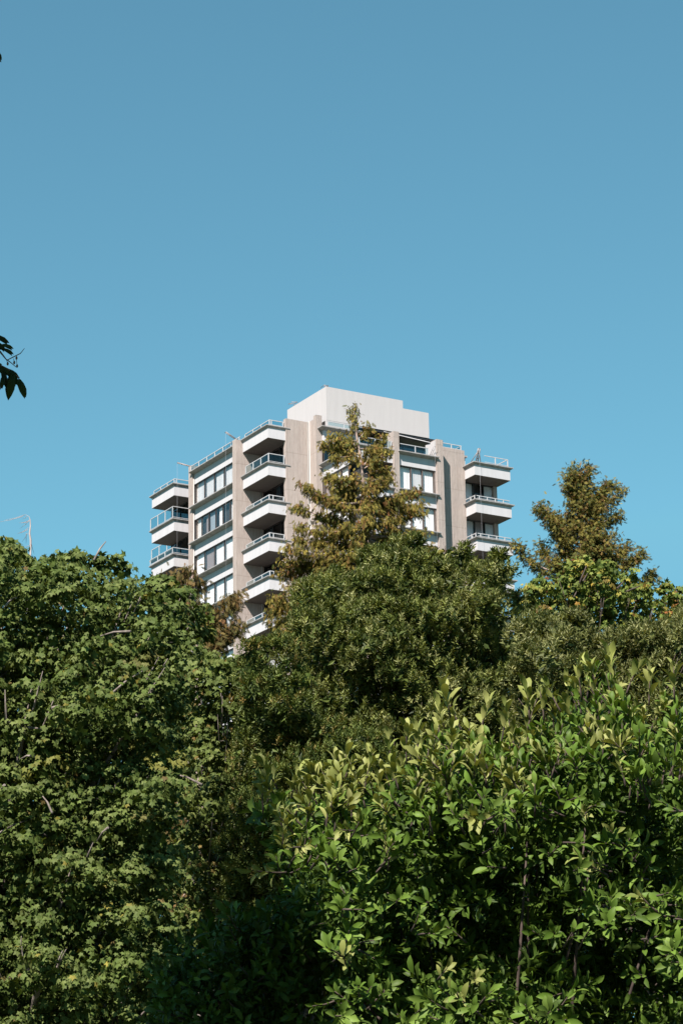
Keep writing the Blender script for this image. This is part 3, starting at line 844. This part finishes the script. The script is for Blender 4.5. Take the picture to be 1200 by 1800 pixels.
# ------------------------------------------------------------------ cedars
PC = [(.19, .17, .038), (.30, .24, .05), (.45, .36, .08), (.28, .13, .05), (.11, .14, .035)]
def cedar(label, trunk_pts, branches, Y, seed, spray=.34, dens=1.0, r_top=.02, r_bot=.17, pal=PC, w=(4, 5, 3, 2.4, 3), droop=1.0, side=.55):
    """trunk_pts [(px,py)], branches [(x0,y0, cx,cy, x1,y1, depth_offset)] as curved limbs; foliage hangs in sprays"""
    r = random.Random(seed)
    b0 = at(trunk_pts[-1][0], trunk_pts[-1][1], Y)
    e = empty('cedar_tree', (b0[0], Y, GROUND)); tag(e, label, 'conifer', 'tall cedars behind the broadleaf trees')
    loc = Vector(e.location); mb = MB()
    pts = [Vector(tuple(at(x, y, Y))) for x, y in trunk_pts] + [Vector((b0[0], Y, GROUND))]
    k = len(pts)
    rad = [r_top + (r_bot - r_top) * min(1.0, (trunk_pts[min(i, k - 2)][1] - trunk_pts[0][1]) / 330) for i in range(k)]; rad[-1] = r_bot * 2.2
    mb.tube([p - loc for p in pts], rad, 10)
    L = Leaves(T_SPRAY); mp = Y / F_PX
    for (x0, y0, cx, cy, x1, y1, dy, thick) in branches:
        a = Vector(tuple(at(x0, y0, Y))); c = Vector(tuple(at(cx, cy, Y + dy * .55))); t1 = Vector(tuple(at(x1, y1, Y + dy)))
        q = [(a * (1 - t) ** 2 + c * 2 * t * (1 - t) + t1 * t * t) for t in [i / 12 for i in range(13)]]
        ln = sum((q[i + 1] - q[i]).length for i in range(12))
        rr = .012 + .016 * ln
        mb.tube([p - loc for p in q], [rr * (1 - .85 * i / 12) for i in range(13)], 6)
        n = int(ln / .085 * dens)
        for j in range(n):
            t = r.uniform(.22, 1.0) if ln > 1.2 else r.uniform(.15, 1)
            p = a * (1 - t) ** 2 + c * 2 * t * (1 - t) + t1 * t * t
            tan = ((c - a) * (1 - t) + (t1 - c) * t).normalized()
            sd = Vector(tuple(rand_dirs(1)[0])); sd -= tan * sd.dot(tan); sd.z *= .55
            reach = thick * mp * r.uniform(.15, 1) * (1.1 - .65 * t)
            tip = p + sd.normalized() * reach + tan * reach * .5
            # a twig with a bunch of hanging sprays
            if j % 4 == 0: mb.tube([p - loc, (p + tip) / 2 - loc + Vector((0, 0, .03)), tip - loc], [.012, .009, .004], 4)
            m = r.randint(11, 17)
            s = np.linspace(.1, 1, m)[:, None]
            P = np.array(p)[None] * (1 - s) + np.array(tip)[None] * s + RNG.normal(0, .085, (m, 3))
            D = np.array(sd)[None] * side * .6 + np.array(tan)[None] * .3 + np.array([0, 0, -1.1 * droop]) + RNG.normal(0, .45, (m, 3))
            N = rand_dirs(m) + np.array([-.25, -.75, .45])
            base = palette(1, pal, w, .12)
            L.add(P, D, N, spray * RNG.uniform(.5, 1.1, m), palette(m, pal, w, .12) * .7 + base * .3)
    L.build('crown', MT['leaf_cedar'], e)
    mb.build('trunk', MT['bark_cedar'], e)
    return e
def auto_branches(trunk, y0, y1, step, halfw, seed, rise, thick, ofs=0.6, Y=80):
    """regular limbs filling between the explicit ones: halfw(y) -> (left, right) reach in px"""
    r = random.Random(seed); out = []; y = y0
    while y < y1:
        tx = trunk(y); l, rr = halfw(y)
        for s, wd in ((-1, l), (1, rr)):
            if wd < 4: continue
            wd2 = wd * r.uniform(.65, 1.05); dep = r.uniform(-1, 1) * wd * Y / F_PX * .8
            x1 = tx + s * wd2; yy = y + rise * wd2
            out.append((tx, y, tx + s * wd2 * .55, y + rise * wd2 * .3 + wd2 * .18, x1, yy - r.uniform(-4, 8), dep, thick))
        # one towards and one away from the path
        out.append((tx, y + step * .5, tx + r.uniform(-.2, .2) * l, y + step * .5 + 6, tx + r.uniform(-.5, .5) * l, y + step * .5 + r.uniform(-2, 14), -l * Y / F_PX * .7, thick))
        y += step * r.uniform(.8, 1.2)
    return out
tk = [(624, 742), (628, 775), (633, 800), (638, 850), (642, 905), (647, 960), (650, 1040), (652, 1120)]
def txc(y): return float(np.interp(y, [p[1] for p in tk], [p[0] for p in tk]))
BR = [(624, 745, 622, 728, 621, 714, .2, 10), (626, 752, 618, 745, 612, 748, 0, 9), (627, 775, 615, 772, 596, 786, -.3, 16), (630, 790, 650, 785, 672, 796, .4, 10),
      (632, 770, 640, 760, 648, 748, .2, 7), (634, 801, 605, 790, 575, 762, -.6, 20), (634, 800, 600, 790, 566, 782, .3, 18), (635, 805, 610, 800, 588, 806, -.6, 20),
      (630, 790, 600, 775, 600, 765, .5, 20),
      (636, 822, 655, 800, 672, 765, .6, 14), (636, 826, 660, 812, 688, 788, -.4, 13), (638, 840, 610, 838, 590, 842, -.6, 24), (638, 835, 660, 825, 682, 828, .4, 20),
      (640, 862, 600, 865, 575, 835, .5, 16), (640, 858, 668, 855, 690, 835, -.5, 20),
      (641, 880, 590, 900, 527, 848, -.8, 18), (641, 880, 590, 885, 555, 870, .6, 22), (642, 880, 700, 870, 735, 862, -.5, 18), (642, 878, 690, 880, 742, 900, .6, 20),
      (645, 925, 590, 920, 520, 890, .2, 26), (645, 925, 590, 945, 516, 925, -.8, 26), (646, 930, 700, 920, 740, 880, .9, 20), (647, 940, 700, 950, 752, 930, .2, 14),
      (648, 985, 580, 985, 500, 960, -.6, 26), (648, 985, 570, 1010, 484, 1005, .5, 28), (650, 1040, 570, 1050, 478, 1050, -.6, 26), (650, 1080, 560, 1100, 485, 1085, .4, 24), (647, 950, 700, 965, 745, 965, 1.0, 16),
      (646, 985, 560, 1000, 520, 985, .2, 30)]
def hw(y): return (float(np.interp(y, [770, 800, 850, 900, 950, 1040], [22, 38, 52, 70, 88, 120])), float(np.interp(y, [770, 800, 850, 900, 960, 1040], [14, 30, 44, 62, 78, 60])))
BR += auto_branches(txc, 845, 1090, 19, hw, 4, -.14, 20)
BR += [(648, 1000, 560, 1030, 500, 1030, -.8, 24), (650, 1060, 560, 1080, 492, 1110, -.5, 24), (650, 1050, 540, 1040, 470, 1075, .4, 20), (648, 1010, 600, 1040, 560, 1050, -1, 24), (650, 1100, 520, 1110, 470, 1135, .3, 18), (648, 990, 540, 1000, 495, 985, .2, 22), (650, 1030, 560, 1060, 484, 1070, .9, 24), (650, 1060, 540, 1090, 478, 1095, 0, 22), (645, 960, 570, 960, 522, 945, .8, 22), (650, 1090, 530, 1120, 480, 1125, -.6, 22), (648, 1000, 720, 985, 760, 960, .5, 16)]
cedar('tall olive-brown cedar with a bare pale trunk standing in front of the tower', tk, BR, 80, 41, spray=.20, dens=1.4)

tk = [(1020, 826), (1021, 870), (1022, 920), (1024, 1000), (1025, 1080)]
def txc2(y): return float(np.interp(y, [p[1] for p in tk], [p[0] for p in tk]))
BR = [(1022, 880, 1005, 865, 993, 838, .3, 12), (1022, 845, 1030, 838, 1034, 824, 0, 12), (1022, 850, 1012, 840, 1003, 828, -.2, 12), (1023, 905, 1055, 890, 1064, 848, .3, 12), (1023, 915, 1070, 895, 1090, 860, -.4, 14),
      (1023, 895, 1060, 875, 1075, 852, .4, 9), (1024, 950, 970, 930, 944, 888, -.3, 16), (1024, 960, 975, 940, 955, 885, .5, 14), (1024, 940, 990, 930, 975, 905, .3, 20), (1024, 930, 1060, 920, 1085, 905, .5, 16),
      (1024, 1010, 935, 1010, 908, 960, -.3, 11), (1024, 1010, 960, 1000, 950, 955, .4, 14), (1024, 990, 1090, 985, 1102, 955, .5, 13), (1024, 1010, 1110, 1000, 1129, 968, -.3, 13), (1025, 1050, 1130, 1040, 1146, 1008, .2, 9),
      (1024, 960, 1050, 945, 1078, 940, -.5, 18), (1024, 950, 1045, 940, 1070, 960, -.5, 18)]
def hw2(y): return (float(np.interp(y, [830, 860, 900, 950, 1000], [13, 24, 20, 38, 60])), float(np.interp(y, [830, 860, 900, 950, 1000], [12, 20, 26, 42, 60])))
BR += auto_branches(txc2, 835, 1040, 13, hw2, 5, -.75, 11, Y=70)
cedar('rusty brown cedar with upswept tips standing alone against the sky at right', tk, BR, 70, 42, spray=.16, dens=2.3, pal=[(.17, .165, .04), (.26, .225, .05), (.40, .34, .08), (.26, .13, .05), (.10, .135, .035)], droop=.45, side=.8)

tk = [(338, 1003), (342, 1060), (348, 1200), (352, 1420), (353, 1600), (354, 1750)]
BR = [(339, 1030, 315, 1020, 300, 1015, -.3, 12), (339, 1020, 330, 1005, 335, 1000, 0, 10), (340, 1030, 345, 1020, 350, 1030, .2, 10), (341, 1050, 310, 1050, 290, 1035, .2, 14), (341, 1060, 350, 1060, 358, 1055, 0, 14),
      (345, 1130, 385, 1085, 418, 1046, .5, 9), (345, 1120, 370, 1090, 378, 1068, .3, 8), (346, 1150, 400, 1110, 425, 1095, .5, 12), (346, 1150, 385, 1130, 400, 1105, .4, 12), (347, 1140, 330, 1100, 320, 1070, .2, 16), (351, 1420, 330, 1440, 310, 1470, -.5, 16),
      (351, 1440, 380, 1450, 400, 1480, .5, 12), (352, 1540, 330, 1560, 300, 1610, -.5, 20), (352, 1500, 345, 1510, 338, 1530, -.4, 12), (352, 1600, 330, 1620, 310, 1660, -.4, 16)]
cedar('slim brown cedar behind the left maple, pale bark showing between the leaves', tk, BR, 47, 43, spray=.17, dens=2.4, r_top=.02, r_bot=.10, pal=[(.16, .13, .04), (.24, .18, .06), (.30, .16, .07), (.10, .11, .03)], w=(4, 4, 3, 3))

# ------------------------------------------------------------------ dead snag
def snag():
    Y = 60; e = empty('dead_tree', (at(50, 1500, Y)[0], Y, GROUND)); tag(e, 'bare dead treetop of bleached wood rising behind the left maple', 'tree')
    loc = Vector(e.location); mb = MB()
    P = lambda x, y, d=0: Vector(tuple(at(x, y, Y + d))) - loc
    mb.tube([Vector((0, 0, 0)), P(52, 1100), P(53.5, 975), P(54, 950), P(52, 938), P(53.5, 925), P(53, 914), P(51, 908), P(46, 905), P(40, 905.5)], [.3, .10, .024, .025, .021, .015, .012, .005, .003, .002], 8)
    for (a, b) in (((53, 914), (35, 929)), ((50, 917), (33, 919)), ((50, 928), (33, 937)), ((49, 931), (30, 938)), ((48, 938), (39, 952)), ((53, 958), (42, 961)), ((55, 955), (60, 974)), ((48, 907), (40, 912)), ((44, 905), (8, 914)), ((40, 908), (-5, 918)), ((53, 914), (36, 919)), ((46, 938), (46, 955))):
        m = ((a[0] + b[0]) / 2, (a[1] + b[1]) / 2 + 1.2)
        mb.tube([P(*a), P(*m, .2), P(*b, .4)], [.006, .005, .002], 5)
    mb.build('trunk', MT['bark_pale'], e)
snag()

# ------------------------------------------------------------------ magnolia shrub, nearest
def magnolia():
    Y0 = 14.0; mp = Y0 / F_PX
    r = random.Random(77)
    e = empty('magnolia_tree', (at(900, 1500, 15.0)[0], 15.0, GROUND)); tag(e, 'nearest tree at lower right, broad glossy leaves with pale olive young shoots on top', 'tree')
    loc = Vector(e.location)
    L = Leaves(T_BROAD); mb = MB()
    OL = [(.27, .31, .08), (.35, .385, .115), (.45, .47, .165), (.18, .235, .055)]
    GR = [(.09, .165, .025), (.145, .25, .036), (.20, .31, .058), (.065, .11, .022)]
    def shoot(p, ax, length, leaf, n, pal, w, open_, wood=True):
        p = np.array(p); ax = unit(np.array(ax)[None])[0]
        s = unit(np.cross(ax, [.2, .9, .3])[None])[0]; b = np.cross(ax, s)
        tipc = palette(1, pal, w, .1)[0]
        bend = RNG.normal(0, .12, 3)
        pts = []
        for i in range(5):
            t = i / 4; pts.append(Vector(tuple(p + ax * length * t + bend * length * t * t)))
        if wood: mb.tube([q - loc for q in pts], [.006, .005, .0042, .0034, .002], 5)
        P = []; D = []; N = []; S = []; C = []
        a0 = r.uniform(0, 6)
        for k in range(n):
            t = .25 + .75 * (k + .5) / n; a = a0 + k * 2.4
            rad = s * math.cos(a) + b * math.sin(a)
            q = p + ax * length * t + bend * length * t * t
            op = open_ * (1.15 - .7 * t)
            d = ax * (1 - .35 * op) + rad * op + RNG.normal(0, .12, 3)
            nn = ax * .9 - rad * .45 * (1 - op * .5) + RNG.normal(0, .22, 3)
            P.append(q + rad * .006); D.append(d); N.append(nn); S.append(leaf * r.uniform(.7, 1.12) * (.65 + .35 * math.sin(min(1, 1.25 * t) * 2.2)))
            C.append(palette(1, pal, w, .14)[0] * .7 + tipc * .3)
        L.add(np.array(P), np.array(D), np.array(N), np.array(S), np.array(C))
    # crown outline: top edge height as seen along x
    tx = [430, 455, 480, 520, 560, 600, 640, 680, 720, 760, 790, 820, 860, 900, 930, 960, 1000, 1040, 1070, 1110, 1150, 1200, 1300]
    ty = [1450, 1425, 1375, 1385, 1385, 1360, 1380, 1365, 1320, 1305, 1275, 1300, 1295, 1310, 1285, 1280, 1240, 1200, 1205, 1250, 1255, 1230, 1230]
    def top(x): return float(np.interp(x, tx, ty))
    def left_edge(y): return float(np.interp(y, [1380, 1450, 1520, 1580, 1620, 1700, 1800, 1950], [455, 450, 490, 525, 515, 535, 560, 575])) + 16 * math.sin(y * .09)
    def hollow(x, y):
        if x > 840 and y > top(x) + 90 and wave(x, y, 22, 3.1) < -.2: return True
        if y > 1430 and wave(x, y, 24, 5.1) < (-.12 if y < 1500 else .04): return True
        def el(cx, cy, a, b): return ((x - cx) / a) ** 2 + ((y - cy) / b) ** 2 < 1 + .35 * wave(x, y, 18, 1)
        return el(850, 1645, 125, 58) or el(1010, 1545, 115, 30) or el(565, 1550, 65, 34) or el(735, 1730, 62, 50) or el(1130, 1475, 60, 50) or el(1150, 1640, 50, 40) or el(1130, 1740, 80, 55) or el(655, 1625, 80, 22) or el(1000, 1690, 60, 25) or el(640, 1500, 60, 18) or el(880, 1480, 60, 18) or el(760, 1580, 60, 14)
    def surf(x, y):
        d = 13.35 + .38 * wave(x, y, 75, 2.2) + .16 * wave(x, y, 34, .7)
        d += .9 * (1 - min(1, max(0, y - top(x)) / 140)) ** 1.5 + .5 * (1 - min(1, max(0, x - left_edge(y)) / 90)) ** 2
        if hollow(x, y): d += .7
        return d
    # 1. arching shoots that stand above the crown
    for (x, y, n_, lf) in ((1075, 1172, 9, .115), (1050, 1180, 8, .12), (1100, 1195, 8, .11), (1022, 1205, 8, .11), (1140, 1215, 8, .105), (1185, 1205, 9, .11), (1160, 1235, 7, .1), (985, 1225, 8, .11), (955, 1240, 7, .1),
                           (792, 1240, 9, .115), (812, 1262, 8, .11), (845, 1262, 8, .105), (772, 1280, 8, .105), (930, 1240, 7, .12), (925, 1262, 8, .1), (735, 1300, 8, .105), (715, 1318, 8, .10), (690, 1335, 8, .1),
                           (602, 1350, 7, .115), (588, 1370, 8, .10), (640, 1368, 8, .095), (660, 1350, 7, .1), (488, 1362, 9, .10), (470, 1385, 8, .10), (512, 1378, 8, .10), (540, 1385, 7, .10), (462, 1405, 5, .10), (880, 1285, 8, .1), (1210, 1215, 8, .11), (905, 1290, 8, .1), (1010, 1250, 8, .105)):
        d = 14.0 + r.uniform(-.25, .35)
        ax = np.array([r.gauss(0, .22), r.gauss(-.12, .2), 1.0])
        shoot(at(x, y + 26, d), ax, r.uniform(.13, .2), lf * .98, n_, OL, [3, 4, 4, 1], r.uniform(.5, .75))
    # 2. upper crown: upright pale shoots
    for i in range(330):
        x = r.uniform(450, 1240); y = top(x) + (r.random() ** 1.2) * 150 + 12
        if x < left_edge(max(y, 1380)) + 8: continue
        ax = np.array([r.gauss(-.08, .5), r.gauss(-.35, .4), 1.0])
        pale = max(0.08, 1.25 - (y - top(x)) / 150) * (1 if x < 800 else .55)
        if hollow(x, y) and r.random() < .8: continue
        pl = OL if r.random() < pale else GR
        shoot(at(x, y + 8, surf(x, y) + r.uniform(-.1, .12)), ax, r.uniform(.10, .2), r.uniform(.07, .105), r.randint(6, 10), pl, [4, 4, 3, 2] if pl is OL else [3, 4, 3, 1], r.uniform(.5, .9))
    # 3. face of the crown: leaf rosettes along short side shoots, grouped in sprays
    for i in range(300):
        y = r.uniform(1400, 1860); x = r.uniform(450, 1260)
        if x < left_edge(y) + 10 or y < top(x) + 90: continue
        if hollow(x, y) and r.random() < .93: continue
        if wave(x, y, 30, 2.2) < -.15 and r.random() < .8: continue
        d = surf(x, y) - .12
        for k in range(r.randint(2, 4)):
            xx = x + r.gauss(0, 26); yy = y + r.gauss(0, 11)
            ax = np.array([r.gauss(-.05, .6), -.7 + r.gauss(0, .3), r.uniform(-.15, .6)])
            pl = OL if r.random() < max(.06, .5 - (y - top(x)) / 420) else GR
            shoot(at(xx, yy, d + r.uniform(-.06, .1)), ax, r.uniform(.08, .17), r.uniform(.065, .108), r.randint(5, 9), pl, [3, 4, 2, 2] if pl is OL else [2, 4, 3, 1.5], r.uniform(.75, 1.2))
    # 4. dense mass just behind the face
    for i in range(4200):
        y = r.uniform(1260, 1890); x = r.uniform(450, 1290)
        if x < left_edge(max(y, 1380)) + 30 or y < top(x) + 45: continue
        d = surf(x, y) + .85 + abs(r.gauss(0, .4))
        ax = np.array([r.gauss(0, .6), r.gauss(0, .5), r.uniform(-.3, 1)])
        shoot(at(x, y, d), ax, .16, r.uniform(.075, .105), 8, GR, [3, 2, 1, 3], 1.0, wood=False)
    # 5. low skirt on the shrub's left, leaf mix darkened to stand in for shade
    for i in range(1100):
        x = r.uniform(295, 560); y = r.uniform(1570, 1900)
        if y < 1600 + (530 - x) * .45 + 45 * wave(x, y, 22, 4) + abs(r.gauss(0, 14)): continue
        ax = np.array([r.gauss(-.2, .5), r.gauss(-.3, .5), r.uniform(-.2, 1)])
        shoot(at(x, y, 14.45 + abs(r.gauss(0, .5)) + max(0, 400 - x) * .003), ax, .16, r.uniform(.06, .105), 7, GR, [3, 2, .4, 5], 1.0, wood=(i % 4 == 0))
    L.build('crown', MT['leaf_mag'], e)
    # stems
    for i in range(16):
        x = r.uniform(520, 1230); y = top(x) + r.uniform(60, 380)
        if x < left_edge(y) + 30: continue
        tgt = Vector(tuple(at(x, y, 14.6 + r.uniform(-.5, 1)))) - loc
        s = Vector((r.uniform(-.15, .15), r.uniform(-.15, .15), r.uniform(.6, 2.2)))
        mid = s.lerp(tgt, .5) + Vector((r.uniform(-.15, .15), r.uniform(-.1, .3), .1))
        mb.tube([s, s.lerp(mid, .6), mid, mid.lerp(tgt, .5), tgt], [.022, .017, .013, .009, .005], 6)
    mb.tube([Vector((0, 0, 0)), Vector((.03, .02, 1.0)), Vector((-.04, 0, 2.4))], [.11, .085, .05], 10)
    mb.build('trunk', MT['bark_dark'], e)
magnolia()

# ------------------------------------------------------------------ overhanging tree on the left, mostly above the frame
def clear_of_view(c, R=.9):
    # boughs above the picture whose shadow misses everything sunlit in it
    f = c.dot(ef)
    if f > .5 and -.2 < c.dot(up) / f < .195 + (R + .3) / f and abs(c.dot(rt) / f) < .13 + (R + .3) / f: return False
    for z in (0.5, 2.0, 3.5, 5.0):
        p = c - sun_to * ((c.z - z) / sun_to.z)
        if p.y > 11.5 and -1.6 < p.x < 4.6: return False
    return True
def overhang():
    r = random.Random(5)
    e = empty('linden_tree', (-4.6, 3.2, GROUND)); tag(e, 'shaded tree close at left whose dark leaf tips and seed stalks hang into view', 'tree')
    loc = Vector(e.location); L = Leaves(T_LANCE); LS = Leaves(T_SMALL); mb = MB()
    PD = [(.035, .06, .018), (.05, .08, .022)]
    Y = 7.5
    P = lambda x, y, d=0: Vector(tuple(at(x, y, Y + d)))
    def leaf(x0, y0, x1, y1, wide=1.0, nrm=(0, -1, .1), d=0):
        a = P(x0, y0, d); b = P(x1, y1, d)
        dd = b - a; L.add(np.array([a]), np.array([dd]), np.array([nrm]) + RNG.normal(0, .1, (1, 3)), dd.length * 1.0, palette(1, PD, [1, 1]))
    for q in ((-12, 588, 16, 602), (-8, 600, 10, 615), (2, 605, 24, 612), (-10, 612, 8, 612), (5, 612, 24, 622), (-16, 592, 10, 596), (0, 618, -12, 606),
              (-14, 640, 4, 640), (2, 645, 20, 660), (5, 650, 14, 680), (18, 650, 30, 676), (24, 652, 16, 700), (32, 664, 46, 697), (10, 655, 3, 682), (-5, 640, 12, 662), (12, 648, 34, 664), (-10, 630, 2, 654), (20, 655, 28, 672), (-8, 86, 3, 104), (-8, 95, 2, 108)):
        leaf(*q)
        leaf(q[0] - 3, q[1] + 1, q[2] - 2, q[3] + 2, nrm=(.3, -1, .3), d=.03)
    mb.tube([P(-40, 600) - loc, P(0, 618) - loc, P(12, 633) - loc, P(24, 627) - loc, P(36, 621) - loc, P(43, 612) - loc], [.006, .0035, .002, .0018, .0014, .0008], 5)
    mb.tube([P(12, 632) - loc, P(20, 638) - loc, P(28, 645) - loc], [.002, .0015, .001], 5)
    mb.tube([P(-50, 570) - loc, P(-5, 640) - loc, P(20, 652) - loc, P(34, 664) - loc], [.008, .004, .003, .002], 5)
    for (x, y, x2, y2) in ((28.5, 625, 29, 629), (24, 630, 25, 637), (29, 632, 30, 643), (12, 634, 13.5, 639)):
        mb.tube([P(x, y) - loc, P(x2, y2) - loc], .0009, 4)
        for k in range(1):
            c = P(x2, y2) - loc
            mb.tube([c + Vector((0, 0, .006)), c + Vector((0, 0, .002)), c - Vector((0, 0, .003)), c - Vector((0, 0, .006))], [.001, .0032, .0032, .001], 6)
    # crown out of the frame; fine clumps added to shade leaf tips and magnolia foot
    keep = []; fine = []
    for i in range(260):
        c = Vector((r.uniform(-9.5, -2.6), r.uniform(-1.5, 9.5), r.uniform(6.5, 12.0)))
        if not clear_of_view(c): continue
        if all((c - k).length > .9 for k in keep): keep.append(c)
    for i in range(150):
        tgt = Vector(tuple(at(r.uniform(-60, 50), r.choice((r.uniform(570, 710), r.uniform(70, 120))), 7.5)))
        c = tgt + sun_to * ((r.uniform(5.6, 6.4) - tgt.z) / sun_to.z)
        if all((c - k).length > .4 for k in fine): fine.append(c)
    for i in range(900):
        ty_ = r.uniform(1610, 1900); tx_ = r.uniform(285, 495 + min(30, (ty_ - 1600) * .15))
        tgt = Vector(tuple(at(tx_, ty_, r.uniform(14.3, 15.6))))
        c = tgt + sun_to * r.uniform(8.2, 10)
        if all((c - k).length > .26 for k in fine): fine.append(c)
    for c, n, R_, lf in [(c, 120, .75, .3) for c in keep] + [(c, 95, .27, .17) for c in fine]:
        O = rand_dirs(n) * RNG.uniform(.1, 1, (n, 1)) * R_ * [1, 1, .7]
        LS.add(O + np.array(c), rand_dirs(n) + [0, 0, -.3], rand_dirs(n) * .5 + [0, 0, 1], lf, palette(n, [(.05, .09, .025), (.08, .13, .035)], [1, 1]))
    fork = Vector((-4.3, 3.4, 7.0))
    mb.tube([Vector((0, 0, 0)), Vector((.1, .1, 3)), Vector((.15, .1, 6)), fork - loc], [.3, .24, .2, .17], 12)
    mb.tube([fork - loc, Vector((-3.3, 5.4, 5.4)) - loc, P(-60, 300, 0) - loc, P(-45, 590) - loc], [.06, .045, .02, .006], 8)
    for c in keep[::3] + fine[::9]:
        mb.tube([fork - loc, fork.lerp(c, .5) - loc + Vector((0, 0, .5)), c - loc], [.08, .045, .012], 6)
    LS.build('crown', MT['leaf_maple'], e)
    L.build('hanging_leaves', MT['leaf_mag'], e)
    mb.build('trunk', MT['bark_brown'], e)
    print('overhang clumps', len(keep))
overhang()

# ------------------------------------------------------------------ trees farther back that close the gaps
def backing(px, w, top, dist, seed, label):
    poly = [(px - w, 1900), (px - w, top + 120), (px - w * .6, top + 25), (px, top), (px + w * .6, top + 25), (px + w, top + 120), (px + w, 1900)]
    LB = lobes_in(poly, 62, 58, dist, dist + 5, 3000, seed)
    t = finish_tree('broadleaf_tree', px, dist + 2, label, 'tree')
    umbrella_crown('crown', LB, [(.04, .07, .022), (.06, .10, .03), (.09, .13, .04)], [3, 4, 2], .34, 60, MT['leaf_maple'], t, core=24)
    trunk_and_limbs('trunk', (at(px, 1500, dist + 2)[0], dist + 2, GROUND), [to_world(l) for l in LB], MT['bark_grey'], .3, .25, 14, t, seed)
backing(60, 330, 1065, 58, 61, 'dark broadleaf tree glimpsed through gaps in the left maple')
backing(560, 300, 1230, 56, 62, 'dark broadleaf tree closing the gap behind the low laurel in the middle')
backing(1060, 300, 1150, 60, 63, 'dark broadleaf tree behind the paler right-hand laurel')
# ------------------------------------------------------------------ unseen trees round the viewpoint, added to cut sky light on the foliage
def rear_tree(x, y, h, R, seed, label):
    e = empty('sky_shade_tree', (x, y, GROUND)); tag(e, label, 'tree', 'unseen trees added to block sky light')
    L = Leaves(T_SMALL); r = random.Random(seed); mb = MB(); c0 = Vector((x, y, GROUND + h * .55))
    loc = Vector(e.location)
    mb.tube([Vector((0, 0, 0)), Vector((.1, 0, h * .3)), Vector((0, .1, h * .6)), Vector((.1, .1, h * .85))], [.4, .32, .22, .08], 10)
    for k in range(70):
        d = Vector(tuple(rand_dirs(1)[0])) * r.uniform(.35, .9)
        c = c0 + Vector((d.x * R, d.y * R, d.z * h * .45))
        if k % 4 == 0: mb.tube([Vector((0, .05, h * .45)), (c - loc) * .6 + Vector((0, 0, h * .2)), c - loc], [.12, .08, .02], 6)
        n = 110; O = rand_dirs(n) * RNG.uniform(.3, 1, (n, 1)) * 1.5
        L.add(O + np.array(c), rand_dirs(n) + [0, 0, -.3], rand_dirs(n) + [0, 0, .8], .55, palette(n, [(.07, .11, .03), (.10, .15, .04)], [1, 1]))
    L.build('crown', MT['leaf_maple'], e); mb.build('trunk', MT['bark_grey'], e)
def near_crown():  # unseen crown, added to keep sky light off the magnolia
    e = empty('sky_shade_tree', (7.5, 4.5, GROUND)); tag(e, 'unseen leafy tree added close on the right of the viewpoint to block sky light from above', 'tree', 'unseen trees added to block sky light')
    loc = Vector(e.location); L = Leaves(T_SMALL); mb = MB(); r = random.Random(9); kp = []
    for i in range(420):
        c = Vector((r.uniform(.8, 10.5), r.uniform(-1, 10.5), r.uniform(6.8, 12.5)))
        if clear_of_view(c) and all((c - k).length > .95 for k in kp): kp.append(c)
    for c in kp:
        n = 110; O = rand_dirs(n) * RNG.uniform(.1, 1, (n, 1)) * .85
        L.add(O + np.array(c), rand_dirs(n) + [0, 0, -.3], rand_dirs(n) + [0, 0, .8], .3, palette(n, [(.06, .10, .03), (.09, .14, .04)], [1, 1]))
    fork = Vector((0, 0, 6.2))
    mb.tube([Vector((0, 0, 0)), Vector((.05, .1, 3)), fork, Vector((0, .1, 11))], [.3, .25, .2, .05], 10)
    for c in kp[::3]: mb.tube([fork, fork.lerp(c - loc, .5) + Vector((0, 0, .6)), c - loc], [.08, .05, .012], 6)
    L.build('crown', MT['leaf_maple'], e); mb.build('trunk', MT['bark_grey'], e)
near_crown()
rear_tree(-13, -13, 15.5, 6.5, 71, 'unseen tall leafy tree added behind the viewpoint, on its left, to block low sky light')
rear_tree(0, -16, 17, 6.5, 72, 'unseen tall leafy tree added straight behind the viewpoint to block low sky light')
rear_tree(13, -12, 15, 6.5, 73, 'unseen tall leafy tree added behind the viewpoint, on its right, to block low sky light')
rear_tree(24, 0, 15, 6, 74, 'unseen tall leafy tree added far to the right of the viewpoint to block low sky light')
print('verts', sum(len(o.data.vertices) for o in SC.objects if o.type == 'MESH'))
